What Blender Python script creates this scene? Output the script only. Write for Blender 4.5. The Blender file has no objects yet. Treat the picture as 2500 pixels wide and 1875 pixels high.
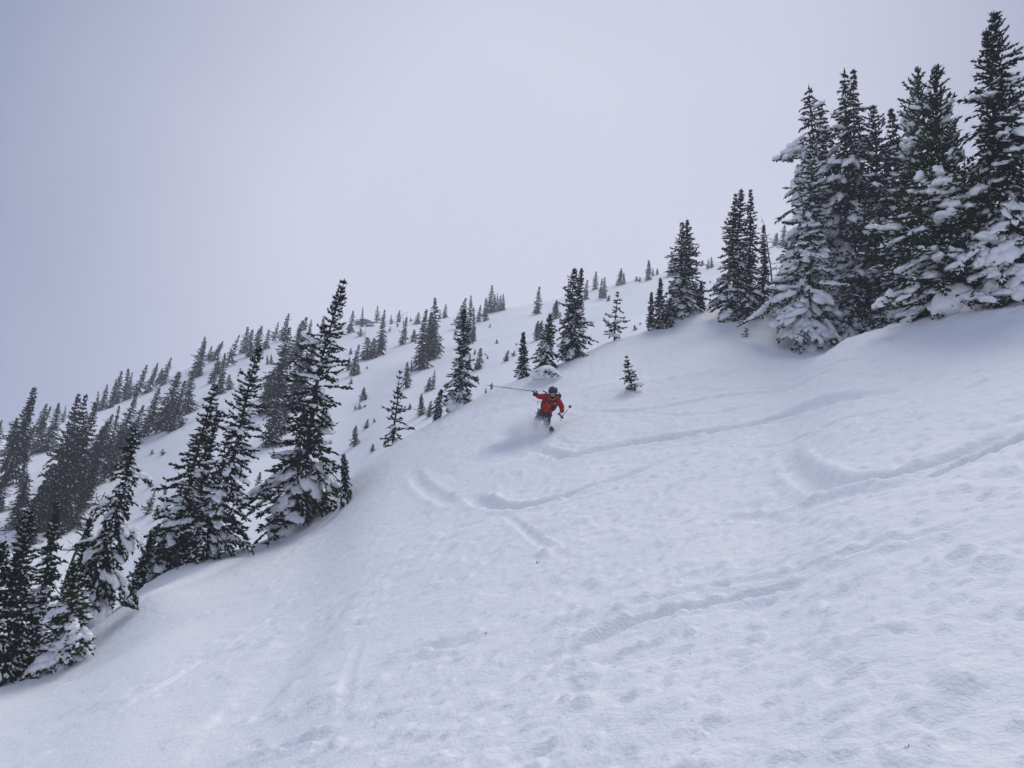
import bpy, bmesh, math, random, time
import numpy as np
from mathutils import Vector, Matrix, Quaternion
T0 = time.time()
R = math.radians
SC = bpy.context.scene
COL = SC.collection

# ------------------------------------------------------------------ camera
W0, H0, FPX = 2500.0, 1875.0, 1878.0
PITCH, ROLL = R(20.0), R(8.0)
fwd = np.array([0.0, math.cos(PITCH), math.sin(PITCH)])
r0 = np.array([1.0, 0.0, 0.0])
u0 = np.array([0.0, -math.sin(PITCH), math.cos(PITCH)])
cup = math.cos(ROLL) * u0 - math.sin(ROLL) * r0
crt = math.cos(ROLL) * r0 + math.sin(ROLL) * u0
cam_d = bpy.data.cameras.new('camera')
cam_d.sensor_fit = 'HORIZONTAL'
cam_d.sensor_width = 36.0
cam_d.lens = 36.0 * FPX / W0
cam_d.clip_start = 0.05
cam_d.clip_end = 3000.0
cam = bpy.data.objects.new('camera', cam_d)
COL.objects.link(cam)
cam.matrix_world = Matrix(((crt[0], cup[0], -fwd[0], 0), (crt[1], cup[1], -fwd[1], 0), (crt[2], cup[2], -fwd[2], 0), (0, 0, 0, 1)))
SC.camera = cam

# ------------------------------------------------------------------ sky, sun, exposure
SUN_ELEV, SUN_AZ = R(66), R(38)       # veiled sun ahead of the camera, high on the right
world = bpy.data.worlds.new('World')
SC.world = world
world.use_nodes = True
nt = world.node_tree
nt.nodes.clear()
wo = nt.nodes.new('ShaderNodeOutputWorld')
bg = nt.nodes.new('ShaderNodeBackground')
sky = nt.nodes.new('ShaderNodeTexSky')
sky.sky_type = 'NISHITA'
sky.sun_disc = False
sky.sun_elevation = SUN_ELEV
sky.sun_rotation = SUN_AZ
sky.dust_density = 6.0
sky.air_density = 1.0
geo = nt.nodes.new('ShaderNodeTexCoord')
dot = nt.nodes.new('ShaderNodeVectorMath'); dot.operation = 'DOT_PRODUCT'
gd = Vector((math.sin(R(2)) * math.cos(R(28)), math.cos(R(2)) * math.cos(R(28)), math.sin(R(28))))
dot.inputs[1].default_value = gd
nt.links.new(geo.outputs['Generated'], dot.inputs[0])
ramp = nt.nodes.new('ShaderNodeMapRange')
ramp.interpolation_type = 'SMOOTHSTEP'
ramp.inputs['From Min'].default_value = 0.72
ramp.inputs['From Max'].default_value = 1.0
nt.links.new(dot.outputs['Value'], ramp.inputs['Value'])
cl = nt.nodes.new('ShaderNodeMix'); cl.data_type = 'RGBA'
cl.inputs[6].default_value = (1.45, 1.85, 3.05, 1)     # overcast, with lens vignette put into its colour away from picture centre
cl.inputs[7].default_value = (5.35, 5.45, 6.6, 1)    # brighter cloud around a point just above the picture centre
cn = nt.nodes.new('ShaderNodeTexNoise'); cn.inputs['Scale'].default_value = 2.2; cn.inputs['Detail'].default_value = 3
nt.links.new(geo.outputs['Generated'], cn.inputs['Vector'])
ca0 = nt.nodes.new('ShaderNodeMath'); ca0.operation = 'MULTIPLY_ADD'; ca0.inputs[1].default_value = 0.36; ca0.inputs[2].default_value = -0.18
nt.links.new(cn.outputs['Fac'], ca0.inputs[0])
ca1 = nt.nodes.new('ShaderNodeMath'); ca1.operation = 'ADD'; ca1.use_clamp = True
nt.links.new(ca0.outputs[0], ca1.inputs[0]); nt.links.new(ramp.outputs['Result'], ca1.inputs[1])
nt.links.new(ca1.outputs[0], cl.inputs[0])
mx = nt.nodes.new('ShaderNodeMix'); mx.data_type = 'RGBA'
mx.inputs[0].default_value = 0.97                     # overcast: cloud covers nearly all of the clear sky
nt.links.new(sky.outputs['Color'], mx.inputs[6])
nt.links.new(cl.outputs[2], mx.inputs[7])
nt.links.new(mx.outputs[2], bg.inputs['Color'])
bg.inputs['Strength'].default_value = 0.10
nt.links.new(bg.outputs[0], wo.inputs[0])

sun_d = bpy.data.lights.new('sun', 'SUN')
sun_d.energy = 1.5
sun_d.angle = R(30)
sun_d.color = (1.0, 0.98, 0.96)
sun = bpy.data.objects.new('sun', sun_d)
COL.objects.link(sun)
sdir = Vector((math.sin(SUN_AZ) * math.cos(SUN_ELEV), math.cos(SUN_AZ) * math.cos(SUN_ELEV), math.sin(SUN_ELEV)))
sun.rotation_euler = sdir.to_track_quat('Z', 'Y').to_euler()
sun.location = (20, -10, 60)
SC.view_settings.view_transform = 'Standard'
SC.view_settings.look = 'None'
SC.view_settings.exposure = 0.31
SC.view_settings.gamma = 1.0
SC.view_settings.use_curve_mapping = False
SC.cycles.max_bounces = 12
SC.cycles.diffuse_bounces = 4
SC.cycles.volume_bounces = 8
SC.cycles.volume_max_steps = 64
SC.cycles.use_denoising = True

# ------------------------------------------------------------------ materials
def mat(name, col, rough=0.8, spec=0.3, noise=None, bump=None, metallic=0.0):
    """noise = (scale, colour2, detail); bump = list of (scale, strength, distance)"""
    m = bpy.data.materials.new(name); m.use_nodes = True
    t = m.node_tree; b = t.nodes['Principled BSDF']
    b.inputs['Base Color'].default_value = (*col, 1)
    b.inputs['Roughness'].default_value = rough
    b.inputs['Specular IOR Level'].default_value = spec
    b.inputs['Metallic'].default_value = metallic
    g = t.nodes.new('ShaderNodeNewGeometry')
    if noise:
        n = t.nodes.new('ShaderNodeTexNoise'); n.inputs['Scale'].default_value = noise[0]
        n.inputs['Detail'].default_value = noise[2] if len(noise) > 2 else 3
        t.links.new(g.outputs['Position'], n.inputs['Vector'])
        r = t.nodes.new('ShaderNodeMapRange')
        r.inputs['From Min'].default_value = 0.35; r.inputs['From Max'].default_value = 0.65
        t.links.new(n.outputs['Fac'], r.inputs['Value'])
        x = t.nodes.new('ShaderNodeMix'); x.data_type = 'RGBA'
        x.inputs[6].default_value = (*col, 1); x.inputs[7].default_value = (*noise[1], 1)
        t.links.new(r.outputs['Result'], x.inputs[0])
        t.links.new(x.outputs[2], b.inputs['Base Color'])
    prev = None
    for sc_, st, di in bump or ():
        n = t.nodes.new('ShaderNodeTexNoise'); n.inputs['Scale'].default_value = sc_
        n.inputs['Detail'].default_value = 4
        t.links.new(g.outputs['Position'], n.inputs['Vector'])
        bp = t.nodes.new('ShaderNodeBump'); bp.inputs['Strength'].default_value = st
        bp.inputs['Distance'].default_value = di
        t.links.new(n.outputs['Fac'], bp.inputs['Height'])
        if prev: t.links.new(prev.outputs['Normal'], bp.inputs['Normal'])
        prev = bp
    if prev: t.links.new(prev.outputs['Normal'], b.inputs['Normal'])
    return m

M = {}
M['ground'] = mat('snow_ground', (0.90, 0.903, 0.912), 0.75, 0.25, (0.6, (0.875, 0.882, 0.90), 5), [(2.2, 0.35, 0.10), (9.0, 0.5, 0.035), (36.0, 0.55, 0.012), (130.0, 0.5, 0.004)])
M['snow'] = mat('snow_load', (0.90, 0.903, 0.912), 0.75, 0.25, None, [(14.0, 0.5, 0.04), (45.0, 0.4, 0.012)])
M['bark'] = mat('bark', (0.075, 0.060, 0.050), 0.95, 0.1, (9.0, (0.030, 0.026, 0.024)), [(40.0, 0.6, 0.02)])
M['dead'] = mat('weathered_wood', (0.13, 0.12, 0.12), 0.95, 0.1, (9.0, (0.06, 0.055, 0.055)), [(40.0, 0.6, 0.02)])
M['fir'] = mat('fir_needles', (0.010, 0.017, 0.012), 0.8, 0.1, (2.2, (0.022, 0.031, 0.017)))
M['green'] = mat('green_fir_needles', (0.013, 0.024, 0.013), 0.8, 0.1, (2.5, (0.042, 0.056, 0.022)))
M['brown'] = mat('rusty_fir_needles', (0.034, 0.027, 0.020), 0.8, 0.1, (2.2, (0.020, 0.021, 0.016)))
for k_ in ('fir', 'green', 'brown'): M[k_].node_tree.nodes['Principled BSDF'].inputs['Specular IOR Level'].default_value = 0.03
M['rock'] = mat('rock', (0.11, 0.11, 0.12), 0.9, 0.2, (1.5, (0.22, 0.22, 0.23)), [(6.0, 0.8, 0.1)])

# ------------------------------------------------------------------ helpers
def tag(o, label=None, cat=None, group=None, kind=None):
    if label: o['label'] = label
    if cat: o['category'] = cat
    if group: o['group'] = group
    if kind: o['kind'] = kind
    return o

def empty(name, loc, rot=None):
    o = bpy.data.objects.new(name, None)
    o.empty_display_size = 0.2
    COL.objects.link(o)
    o.location = loc
    if rot is not None:
        o.rotation_mode = 'QUATERNION'; o.rotation_quaternion = rot
    return o

def mesh_np(name, V, F, mats, smooth=False, midx=None):
    """F: (n,3) or (n,4) int array"""
    me = bpy.data.meshes.new(name)
    V = np.asarray(V, np.float32); F = np.asarray(F, np.int32)
    k = F.shape[1]
    me.vertices.add(len(V)); me.vertices.foreach_set('co', V.ravel())
    me.loops.add(F.size); me.loops.foreach_set('vertex_index', F.ravel())
    me.polygons.add(len(F))
    me.polygons.foreach_set('loop_start', np.arange(0, F.size, k, dtype=np.int32))
    me.polygons.foreach_set('loop_total', np.full(len(F), k, np.int32))
    if not isinstance(mats, (list, tuple)): mats = [mats]
    for m in mats: me.materials.append(m)
    if midx is not None: me.polygons.foreach_set('material_index', np.asarray(midx, np.int32))
    me.polygons.foreach_set('use_smooth', np.full(len(F), bool(smooth)))
    me.update(calc_edges=True)
    return me

def obj(name, me, parent=None):
    o = bpy.data.objects.new(name, me); COL.objects.link(o)
    if parent is not None: o.parent = parent
    return o

def hash2(ix, iy, seed):
    h = (ix.astype(np.int64) * 374761393 + iy.astype(np.int64) * 668265263 + seed * 1442695041) & 0xFFFFFFFF
    h = ((h ^ (h >> 13)) * 1274126177) & 0xFFFFFFFF
    h = h ^ (h >> 16)
    return (h & 0xFFFFFF) / float(0x1000000)

def vnoise(x, y, seed=0):
    ix = np.floor(x).astype(np.int64); iy = np.floor(y).astype(np.int64)
    fx = x - ix; fy = y - iy
    fx = fx * fx * fx * (fx * (fx * 6 - 15) + 10); fy = fy * fy * fy * (fy * (fy * 6 - 15) + 10)
    a = hash2(ix, iy, seed); b = hash2(ix + 1, iy, seed); c = hash2(ix, iy + 1, seed); d = hash2(ix + 1, iy + 1, seed)
    return (a + (b - a) * fx) * (1 - fy) + (c + (d - c) * fx) * fy - 0.5

def fbm(x, y, seed=0, octs=4):
    s = 0; a = 1.0
    for i in range(octs):
        s = s + a * vnoise(x, y, seed + 17 * i)
        x, y = x * 1.9 + y * 0.35 + 3.1, y * 1.9 - x * 0.35 + 1.7
        a *= 0.5
    return s

# ------------------------------------------------------------------ pixel -> direction
def ray(px, py):
    return fwd + crt * ((px - W0 / 2) / FPX) + cup * ((H0 / 2 - py) / FPX)
def azt(px, py):
    v = ray(px, py)
    return math.atan2(v[0], v[1]), v[2] / math.hypot(v[0], v[1])

def poly(pts):
    a = np.array([azt(x, y) for x, y in pts])
    return a[:, 0], a[:, 1]
CREST = [(-300, 1790), (0, 1655), (60, 1628), (150, 1575), (230, 1520), (322, 1445), (390, 1395), (450, 1368), (510, 1353), (560, 1339), (616, 1322), (680, 1298), (734, 1270), (800, 1235), (840, 1198),
         (880, 1148), (925, 1100), (987, 1057), (1047, 1027), (1089, 996), (1147, 974), (1201, 944), (1252, 925), (1320, 900), (1373, 880), (1450, 844), (1480, 826),
         (1533, 812), (1586, 790), (1632, 770), (1685, 747), (1742, 724), (1850, 712), (1950, 705), (2100, 695), (2300, 680), (2500, 665), (2800, 640)]
SKYL = [(-300, 1120), (0, 1055), (65, 1040), (154, 1017), (234, 991), (300, 970), (359, 950), (422, 922), (508, 872), (600, 848), (693, 817), (770, 797), (872, 770),
        (945, 770), (1089, 765), (1162, 762), (1231, 745), (1312, 733), (1440, 705), (1500, 693), (1572, 671), (1692, 649), (1756, 632), (1900, 590), (2100, 560), (2500, 540), (2800, 530)]
BUMP = [(1750, 905), (1850, 880), (1966, 848), (2102, 808), (2260, 767), (2384, 742), (2500, 725), (2800, 680)]
DC = [(-300, 15), (0, 17), (322, 20.5), (616, 22.5), (860, 24.5), (1050, 26), (1250, 27), (1450, 29), (1742, 34), (1900, 36), (2800, 36)]
ca, ct = poly(CREST); sa, st_ = poly(SKYL); ba, bt = poly(BUMP)
dca = np.interp([p[0] for p in DC], [p[0] for p in CREST], ca); dcv = np.array([p[1] for p in DC], float)
w0a, w1a = azt(1880, 860)[0], azt(2080, 815)[0]
DR = np.concatenate([np.geomspace(0.9, 2.9, 40), np.geomspace(2.92, 24, 440), np.geomspace(24.2, 44, 60), np.geomspace(44.7, 560, 105)])   # ring radii

def hermite(xk, yk, x):
    """monotone piecewise cubic, columns = azimuths: xk,yk (K,N); x (M,) -> (M,N)"""
    K, N = xk.shape
    h = np.diff(xk, axis=0); dl = np.diff(yk, axis=0) / h
    m = np.zeros_like(yk)
    same = dl[:-1] * dl[1:] > 0
    w1 = 2 * h[1:] + h[:-1]; w2 = h[1:] + 2 * h[:-1]
    hm = (w1 + w2) / (w1 / np.where(same, dl[:-1], 1) + w2 / np.where(same, dl[1:], 1))
    m[1:-1] = np.where(same, hm, 0)
    m[0] = dl[0]; m[-1] = dl[-1]
    out = np.zeros((len(x), N))
    for n in range(N):
        i = np.clip(np.searchsorted(xk[:, n], x) - 1, 0, K - 2)
        t = np.clip((x - xk[i, n]) / h[i, n], 0, 1)
        out[:, n] = ((1 + 2 * t) * (1 - t) ** 2 * yk[i, n] + t * (1 - t) ** 2 * h[i, n] * m[i, n]
                     + t * t * (3 - 2 * t) * yk[i + 1, n] + t * t * (t - 1) * h[i, n] * m[i + 1, n])
    return out

SA, SB = 0.45, 0.20       # fall-line tilt of the slope under the camera
def base_t(az):
    """tangent of the elevation of the ground, rows DR, columns az"""
    az = np.asarray(az, float)
    azc = np.clip(az, ca[0], ca[-1])
    tc = np.interp(azc, ca, ct); ts = np.interp(azc, sa, st_); tb = np.interp(azc, ba, bt)
    dc = np.interp(azc, dca, dcv)
    back = np.clip((np.abs(az) - 0.9) / 1.2, 0, 1)          # behind the camera the slope simply runs on
    s0 = SA * np.sin(az) + SB * np.cos(az)
    s0c = SA * np.sin(azc) + SB * np.cos(azc)
    ds = np.interp(azc, [ca[0], 0, ca[-1]], [112, 145, 165])
    d = DR[:, None]
    s1 = tc + 1.6 / dc
    tn1 = -1.6 / d + s0c + (s1 - s0c) * np.clip(d / dc, 0, 1) ** 1.3
    # rolling lip on the right, in front of the big trees
    w = np.clip((azc - w0a) / (w1a - w0a), 0, 1); w = w * w * (3 - 2 * w)
    dh = 21.5
    s2 = tb + 1.6 / dh
    tn2 = -1.6 / d + s0c + (s2 - s0c) * np.clip(d / dh, 0, 1) ** 1.15
    k = np.clip((d - dh) / (dc - dh), 0, 1)
    aft = tb - 0.022 * np.sin(np.clip(k * 1.7, 0, 1) * math.pi) + (tc - tb) * np.clip((k - 0.5) / 0.5, 0, 1) ** 1.2
    tn2 = np.where(d > dh, aft, tn2)
    tn = tn1 * (1 - w) + tn2 * w
    dg = dc * 1.75
    tg = tc - 0.035
    xk = np.log(np.stack([dc * 0.999, dc * 1.12, dc * 1.38, dg, ds * 1.35, ds * 3.8]))
    yk = np.stack([tc, tc - 0.035, tc - 0.10, tg, ts - 0.05, ts - 0.30])
    ld = np.log(DR)
    tf = hermite(xk, yk, ld)
    far = ts + (tg - ts) * (1 / d - 1 / ds) / (1 / dg - 1 / ds)
    tf = np.where((d > dg) & (d <= ds), far, tf)
    kk = np.clip((d - ds) / (ds * 2.8), 0, 1)
    tf = np.where(d > ds, (ts * ds + np.abs(ts) * 0) / d - 0.10 * kk, tf)
    t = np.where(d <= dc, tn, tf)
    tb_plain = -1.6 / d + s0 * np.exp(-d / 300.0)
    return t * (1 - back) + tb_plain * back

AZ = np.concatenate([np.arange(-180, -46, 3.0), np.arange(-46, 46, 0.15), np.arange(46, 180, 3.0)])
AZR = np.radians(AZ)
TB = base_t(AZR)
ZB = TB * DR[:, None]
# soften creases: along the radius and across it
def smooth_axis(a, n, axis):
    k = np.hanning(n + 2)[1:-1]; k /= k.sum()
    pad = [(0, 0), (0, 0)]; pad[axis] = (n // 2, n // 2)
    p = np.pad(a, pad, mode='edge')
    return np.apply_along_axis(lambda v: np.convolve(v, k, 'valid'), axis, p)
ZB = smooth_axis(ZB, 9, 0)
i0, i1 = np.searchsorted(AZ, -45.9), np.searchsorted(AZ, 45.9)
ZB[:, i0:i1] = smooth_axis(ZB[:, i0:i1], 33, 1)

XX = DR[:, None] * np.sin(AZR)[None, :]; YY = DR[:, None] * np.cos(AZR)[None, :]
DD = np.repeat(DR[:, None], len(AZ), 1)

def grid_z(Z, az, d):
    """bilinear in (log d, az)"""
    i = np.clip(np.searchsorted(DR, d) - 1, 0, len(DR) - 2)
    j = np.clip(np.searchsorted(AZR, az) - 1, 0, len(AZR) - 2)
    u = (d - DR[i]) / (DR[i + 1] - DR[i]); v = (az - AZR[j]) / (AZR[j + 1] - AZR[j])
    return (Z[i, j] * (1 - u) + Z[i + 1, j] * u) * (1 - v) + (Z[i, j + 1] * (1 - u) + Z[i + 1, j + 1] * u) * v

def hit(px, py, dmin=1.0, dmax=400, Z=None):
    """first ground point on the ray through a picture point, beyond dmin"""
    Z = ZB if Z is None else Z
    az, t = azt(px, py)
    ds = np.geomspace(dmin, dmax, 1500)
    z = np.array([grid_z(Z, az, q) for q in ds])
    ok = np.nonzero(z / ds >= t)[0]
    if not len(ok): return None
    d = ds[ok[0]]
    return np.array([d * math.sin(az), d * math.cos(az), grid_z(Z, az, d)]), d

# ------------------------------------------------------------------ snow relief
near = np.exp(-np.maximum(DD - 26, 0) / 9)
view = (np.abs(AZ) < 46)[None, :] * 1.0
Z = ZB.copy()
# broad wind-worked swells (kept low near the camera)
Z += near * np.clip(DD / 10, 0, 1) * (0.10 * fbm(XX / 4.5, YY / 3.2, 3, 3)) + 0.02 * fbm(XX / 1.3, YY / 0.9, 5, 3) * near
fara = np.clip((DD - 40) / 30, 0, 1)
Z += fara * (1.5 * fbm(XX / 24, YY / 18, 9, 4)) * np.clip(DD / 90, 0, 1)

def seg_dist(P, poly_):
    """distance, signed side and along-parameter of points to a polyline"""
    best = np.full(P.shape[0], 1e9); side = np.zeros(P.shape[0]); along = np.zeros(P.shape[0])
    L = 0; tot = sum(np.linalg.norm(poly_[k + 1] - poly_[k]) for k in range(len(poly_) - 1))
    for k in range(len(poly_) - 1):
        a, b = poly_[k], poly_[k + 1]; ab = b - a; l = np.linalg.norm(ab)
        t = np.clip(((P - a) @ ab) / (l * l + 1e-9), 0, 1)
        q = P - a - t[:, None] * ab
        dd = np.hypot(q[:, 0], q[:, 1])
        m = dd < best
        best[m] = dd[m]; side[m] = np.sign(ab[0] * q[m, 1] - ab[1] * q[m, 0]); along[m] = (L + t[m] * l) / tot
        L += l
    return best, side, along

def chaikin(p, n=2):
    for _ in range(n):
        q = [p[0]]
        for a, b in zip(p[:-1], p[1:]):
            q += [a * 0.75 + b * 0.25, a * 0.25 + b * 0.75]
        p = q + [p[-1]]
    return p
# (pixels along the track, width m, depth m, berm m, ragged)
TRACKS = [
    ([(1915, 1100), (1935, 1140), (1979, 1166), (2041, 1181), (2154, 1171), (2295, 1132), (2400, 1080), (2540, 1020)], 0.27, 0.16, 0.05, 0.2),
    ([(2230, 1190), (2323, 1150), (2420, 1100), (2540, 1045)], 0.09, 0.14, 0.03, 0.1),
    ([(1700, 1260), (1950, 1240), (2150, 1205), (2300, 1160)], 0.25, 0.05, 0.02, 0.5),
    ([(1144, 1205), (1180, 1228), (1245, 1252), (1404, 1212), (1543, 1161), (1660, 1103)], 0.26, 0.17, 0.05, 0.25),
    ([(1250, 1268), (1400, 1238), (1530, 1195), (1600, 1160)], 0.10, 0.05, 0.02, 0.5),
    ([(1300, 1070), (1318, 1098), (1350, 1116), (1391, 1118), (1543, 1080), (1670, 1063), (1809, 1044), (1923, 1003), (2087, 971), (2240, 940)], 0.30, 0.15, 0.06, 0.25),
    ([(1359, 1062), (1391, 1083), (1480, 1087), (1590, 1070)], 0.10, 0.05, 0.02, 0.3),
    ([(1404, 1006), (1505, 1008), (1670, 987), (1885, 950), (2050, 900)], 0.24, 0.08, 0.04, 0.4),
    ([(1352, 1607), (1436, 1571), (1521, 1527), (1612, 1503), (1758, 1469), (1883, 1441), (2000, 1400)], 0.15, 0.075, 0.03, 0.4),
    ([(1460, 1620), (1560, 1580), (1640, 1560)], 0.10, 0.035, 0.015, 0.5),
    ([(887, 1543), (862, 1610), (847, 1667), (830, 1775)], 0.09, 0.010, 0.006, 0.4),
    ([(830, 1780), (695, 1822), (576, 1870), (500, 1900)], 0.14, 0.05, 0.03, 0.3),
    ([(904, 1390), (850, 1440), (791, 1486), (706, 1616), (621, 1695), (565, 1865)], 0.50, 0.035, 0.02, 2.0),
    ([(141, 1797), (249, 1752), (339, 1712), (508, 1611), (627, 1531), (760, 1450)], 0.14, 0.022, 0.012, 3.2),
    ([(20, 1672), (120, 1615), (240, 1548), (340, 1485), (470, 1415), (600, 1352)], 0.45, -0.13, 0.0, 0.2),
    ([(1225, 1255), (1262, 1290), (1300, 1318), (1352, 1348), (1420, 1372)], 0.12, 0.03, 0.015, 1.2),
    ([(1391, 1458), (1370, 1530), (1346, 1605), (1330, 1700)], 0.08, 0.008, 0.005, 0.4),
    ([(1560, 1010), (1720, 1020), (1860, 985)], 0.18, 0.04, 0.02, 0.6),
    ([(1700, 905), (1850, 890), (2000, 880)], 0.20, 0.05, 0.02, 0.4),
    ([(1900, 930), (2000, 905), (2100, 880)], 0.20, 0.05, 0.02, 0.4),
    ([(2330, 845), (2150, 880), (1900, 935), (1640, 975), (1480, 1030)], 0.16, 0.05, 0.02, 0.6),
    ([(2480, 900), (2280, 985), (2000, 1050), (1760, 1085), (1600, 1140)], 0.16, 0.05, 0.02, 0.6),
    ([(2470, 1240), (2200, 1330), (1900, 1400), (1620, 1455), (1400, 1540)], 0.14, 0.03, 0.02, 1.0),
    ([(2100, 1010), (1800, 1120), (1560, 1230), (1380, 1330), (1260, 1420)], 0.14, 0.035, 0.02, 1.0),
    ([(1000, 1150), (1040, 1200), (1130, 1235)], 0.25, 0.05, 0.03, 0.9),
    ([(1190, 1560), (1000, 1590), (900, 1620)], 0.20, 0.035, 0.02, 0.8),
]
sel = (DD > 2.0) & (DD < 40) & (view > 0)
P = np.stack([XX[sel], YY[sel]], 1)
dz = np.zeros(len(P)); trackmask = np.zeros(len(P))
for pts, wd, dp, bm, rg in TRACKS:
    wd *= 0.72 if wd < 0.5 else 0.8; dp *= 0.9; bm *= 0.9
    q = [hit(x, y) for x, y in pts]
    q = chaikin([h[0][:2] for h in q if h is not None])
    if len(q) < 2: continue
    lo = np.min(q, 0) - 1.5; hi = np.max(q, 0) + 1.5
    m = np.all((P > lo) & (P < hi), 1)
    Pm = P[m]
    wob = 0.35 * rg * wd * fbm(Pm[:, 0] / 0.35, Pm[:, 1] / 0.35, 21, 2)
    dd, sd, al = seg_dist(Pm, q)
    fade = np.clip(al / 0.18, 0, 1) * np.clip((1 - al) / 0.18, 0, 1)
    dd = np.maximum(dd + wob, 0)
    u = dd / wd
    # groove: steep wall on the uphill (far) side, soft on the near side, with a low berm of thrown snow
    g = -dp * np.exp(-(u / 0.72) ** 4) + bm * np.exp(-((u - 1.25) / 0.42) ** 2) * (0.7 + 0.6 * (sd > 0))
    g *= fade * (1 + 0.5 * rg * fbm(Pm[:, 0] / 0.5, Pm[:, 1] / 0.5, 33, 2))
    dz[m] += g
    trackmask[m] = np.maximum(trackmask[m], np.exp(-u * u) * fade)
# thrown chunks and pock marks
px_ = P @ np.array([0.0, 0.0]) if False else P[:, 0]
azp = np.arctan2(P[:, 0], P[:, 1]); dp_ = np.hypot(P[:, 0], P[:, 1])
dens = 0.5 + 1.3 * fbm(P[:, 0] / 2.2, P[:, 1] / 2.2, 41, 3) + 0.75 * np.clip((azp + 0.10) / 0.5, -1, 1)
dens += 0.5 * np.exp(-((azp - 0.12) / 0.2) ** 2)
dens = np.clip(dens, 0, 1) * np.clip((34 - dp_) / 12, 0, 1)
for cell, rmin, rmax, hgt, prob, seed in ((0.80, 0.10, 0.28, 0.036, 0.30, 51), (0.34, 0.05, 0.16, 0.032, 0.5, 52), (0.17, 0.025, 0.08, 0.024, 0.6, 53)):
    ix = np.floor(P[:, 0] / cell).astype(np.int64); iy = np.floor(P[:, 1] / cell).astype(np.int64)
    for ox in (-1, 0, 1):
        for oy in (-1, 0, 1):
            jx, jy = ix + ox, iy + oy
            cx = (jx + hash2(jx, jy, seed)) * cell; cy = (jy + hash2(jx, jy, seed + 100)) * cell
            rr = rmin + (rmax - rmin) * hash2(jx, jy, seed + 200) ** 2
            on = (hash2(jx, jy, seed + 300) < prob * dens)
            an = hash2(jx, jy, seed + 400) * 1.2 + 0.2
            ex = (P[:, 0] - cx) * np.cos(an) + (P[:, 1] - cy) * np.sin(an)
            ey = -(P[:, 0] - cx) * np.sin(an) + (P[:, 1] - cy) * np.cos(an)
            u2 = (ex / (1.7 * rr)) ** 2 + (ey / rr) ** 2
            sign = np.where(hash2(jx, jy, seed + 500) < 0.55, 1.0, -0.9)
            dz += on * sign * hgt * (0.5 + rr / rmax) * np.clip(1 - u2, 0, 1) ** (1.3 if cell > .5 else 0.8)
dz += 0.020 * dens * fbm(P[:, 0] / 0.22, P[:, 1] / 0.16, 61, 3)
Z[sel] += dz * np.clip((DD[sel] - 2) / 1.0, 0, 1)

# hollows and drifts beside some trees: (px, py, radius m, height m)
for px, py, rr, hh in [(200, 1610, 1.3, -0.30), (300, 1420, 1.6, -0.25), (470, 1370, 1.3, -0.16), (700, 1310, 1.2, -0.15), (1930, 838, 2.2, -0.35), (1640, 800, 1.2, -0.2),
                       (845, 1200, 0.7, 0.30), (1119, 1000, 0.9, -0.1), (1335, 935, 0.9, 0.25), (1515, 955, 0.7, 0.16), (330, 1500, 0.8, 0.22), (1265, 1100, 1.0, -0.18), (1275, 1130, 0.8, 0.12)]:
    h = hit(px, py)
    if h is None: continue
    Z += hh * np.exp(-((XX - h[0][0]) ** 2 + (YY - h[0][1]) ** 2) / (rr * rr))

nr, na = Z.shape
V = np.stack([XX, YY, Z], -1).reshape(-1, 3)
a = (np.arange(nr - 1)[:, None] * na + np.arange(na)[None, :])
b = (np.arange(nr - 1)[:, None] * na + (np.arange(na)[None, :] + 1) % na)
F = np.stack([a, b, b + na, a + na], -1).reshape(-1, 4)
V = np.vstack([V, [[0, 0, -1.6]]])
Fq = F
me = mesh_np('snow_slope', V, Fq, M['ground'], smooth=True)
tag(obj('snow_slope', me), kind='structure', label='deep white snow slope with ski tracks, falling away to the left')
# close the small hole under the camera
c0 = np.arange(na); cF = np.stack([np.full(na, na), c0, (c0 + 1) % na], 1)[:, [0, 2, 1]]
me = mesh_np('snow_patch', np.vstack([V[:na], V[-1:]]), cF, M['ground'], smooth=True)
tag(obj('snow_patch', me), kind='structure')
print('terrain', round(time.time() - T0, 1), 'z', Z.min(), Z.max())

def ground(x, y):
    return grid_z(Z, math.atan2(x, y), math.hypot(x, y))

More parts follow.
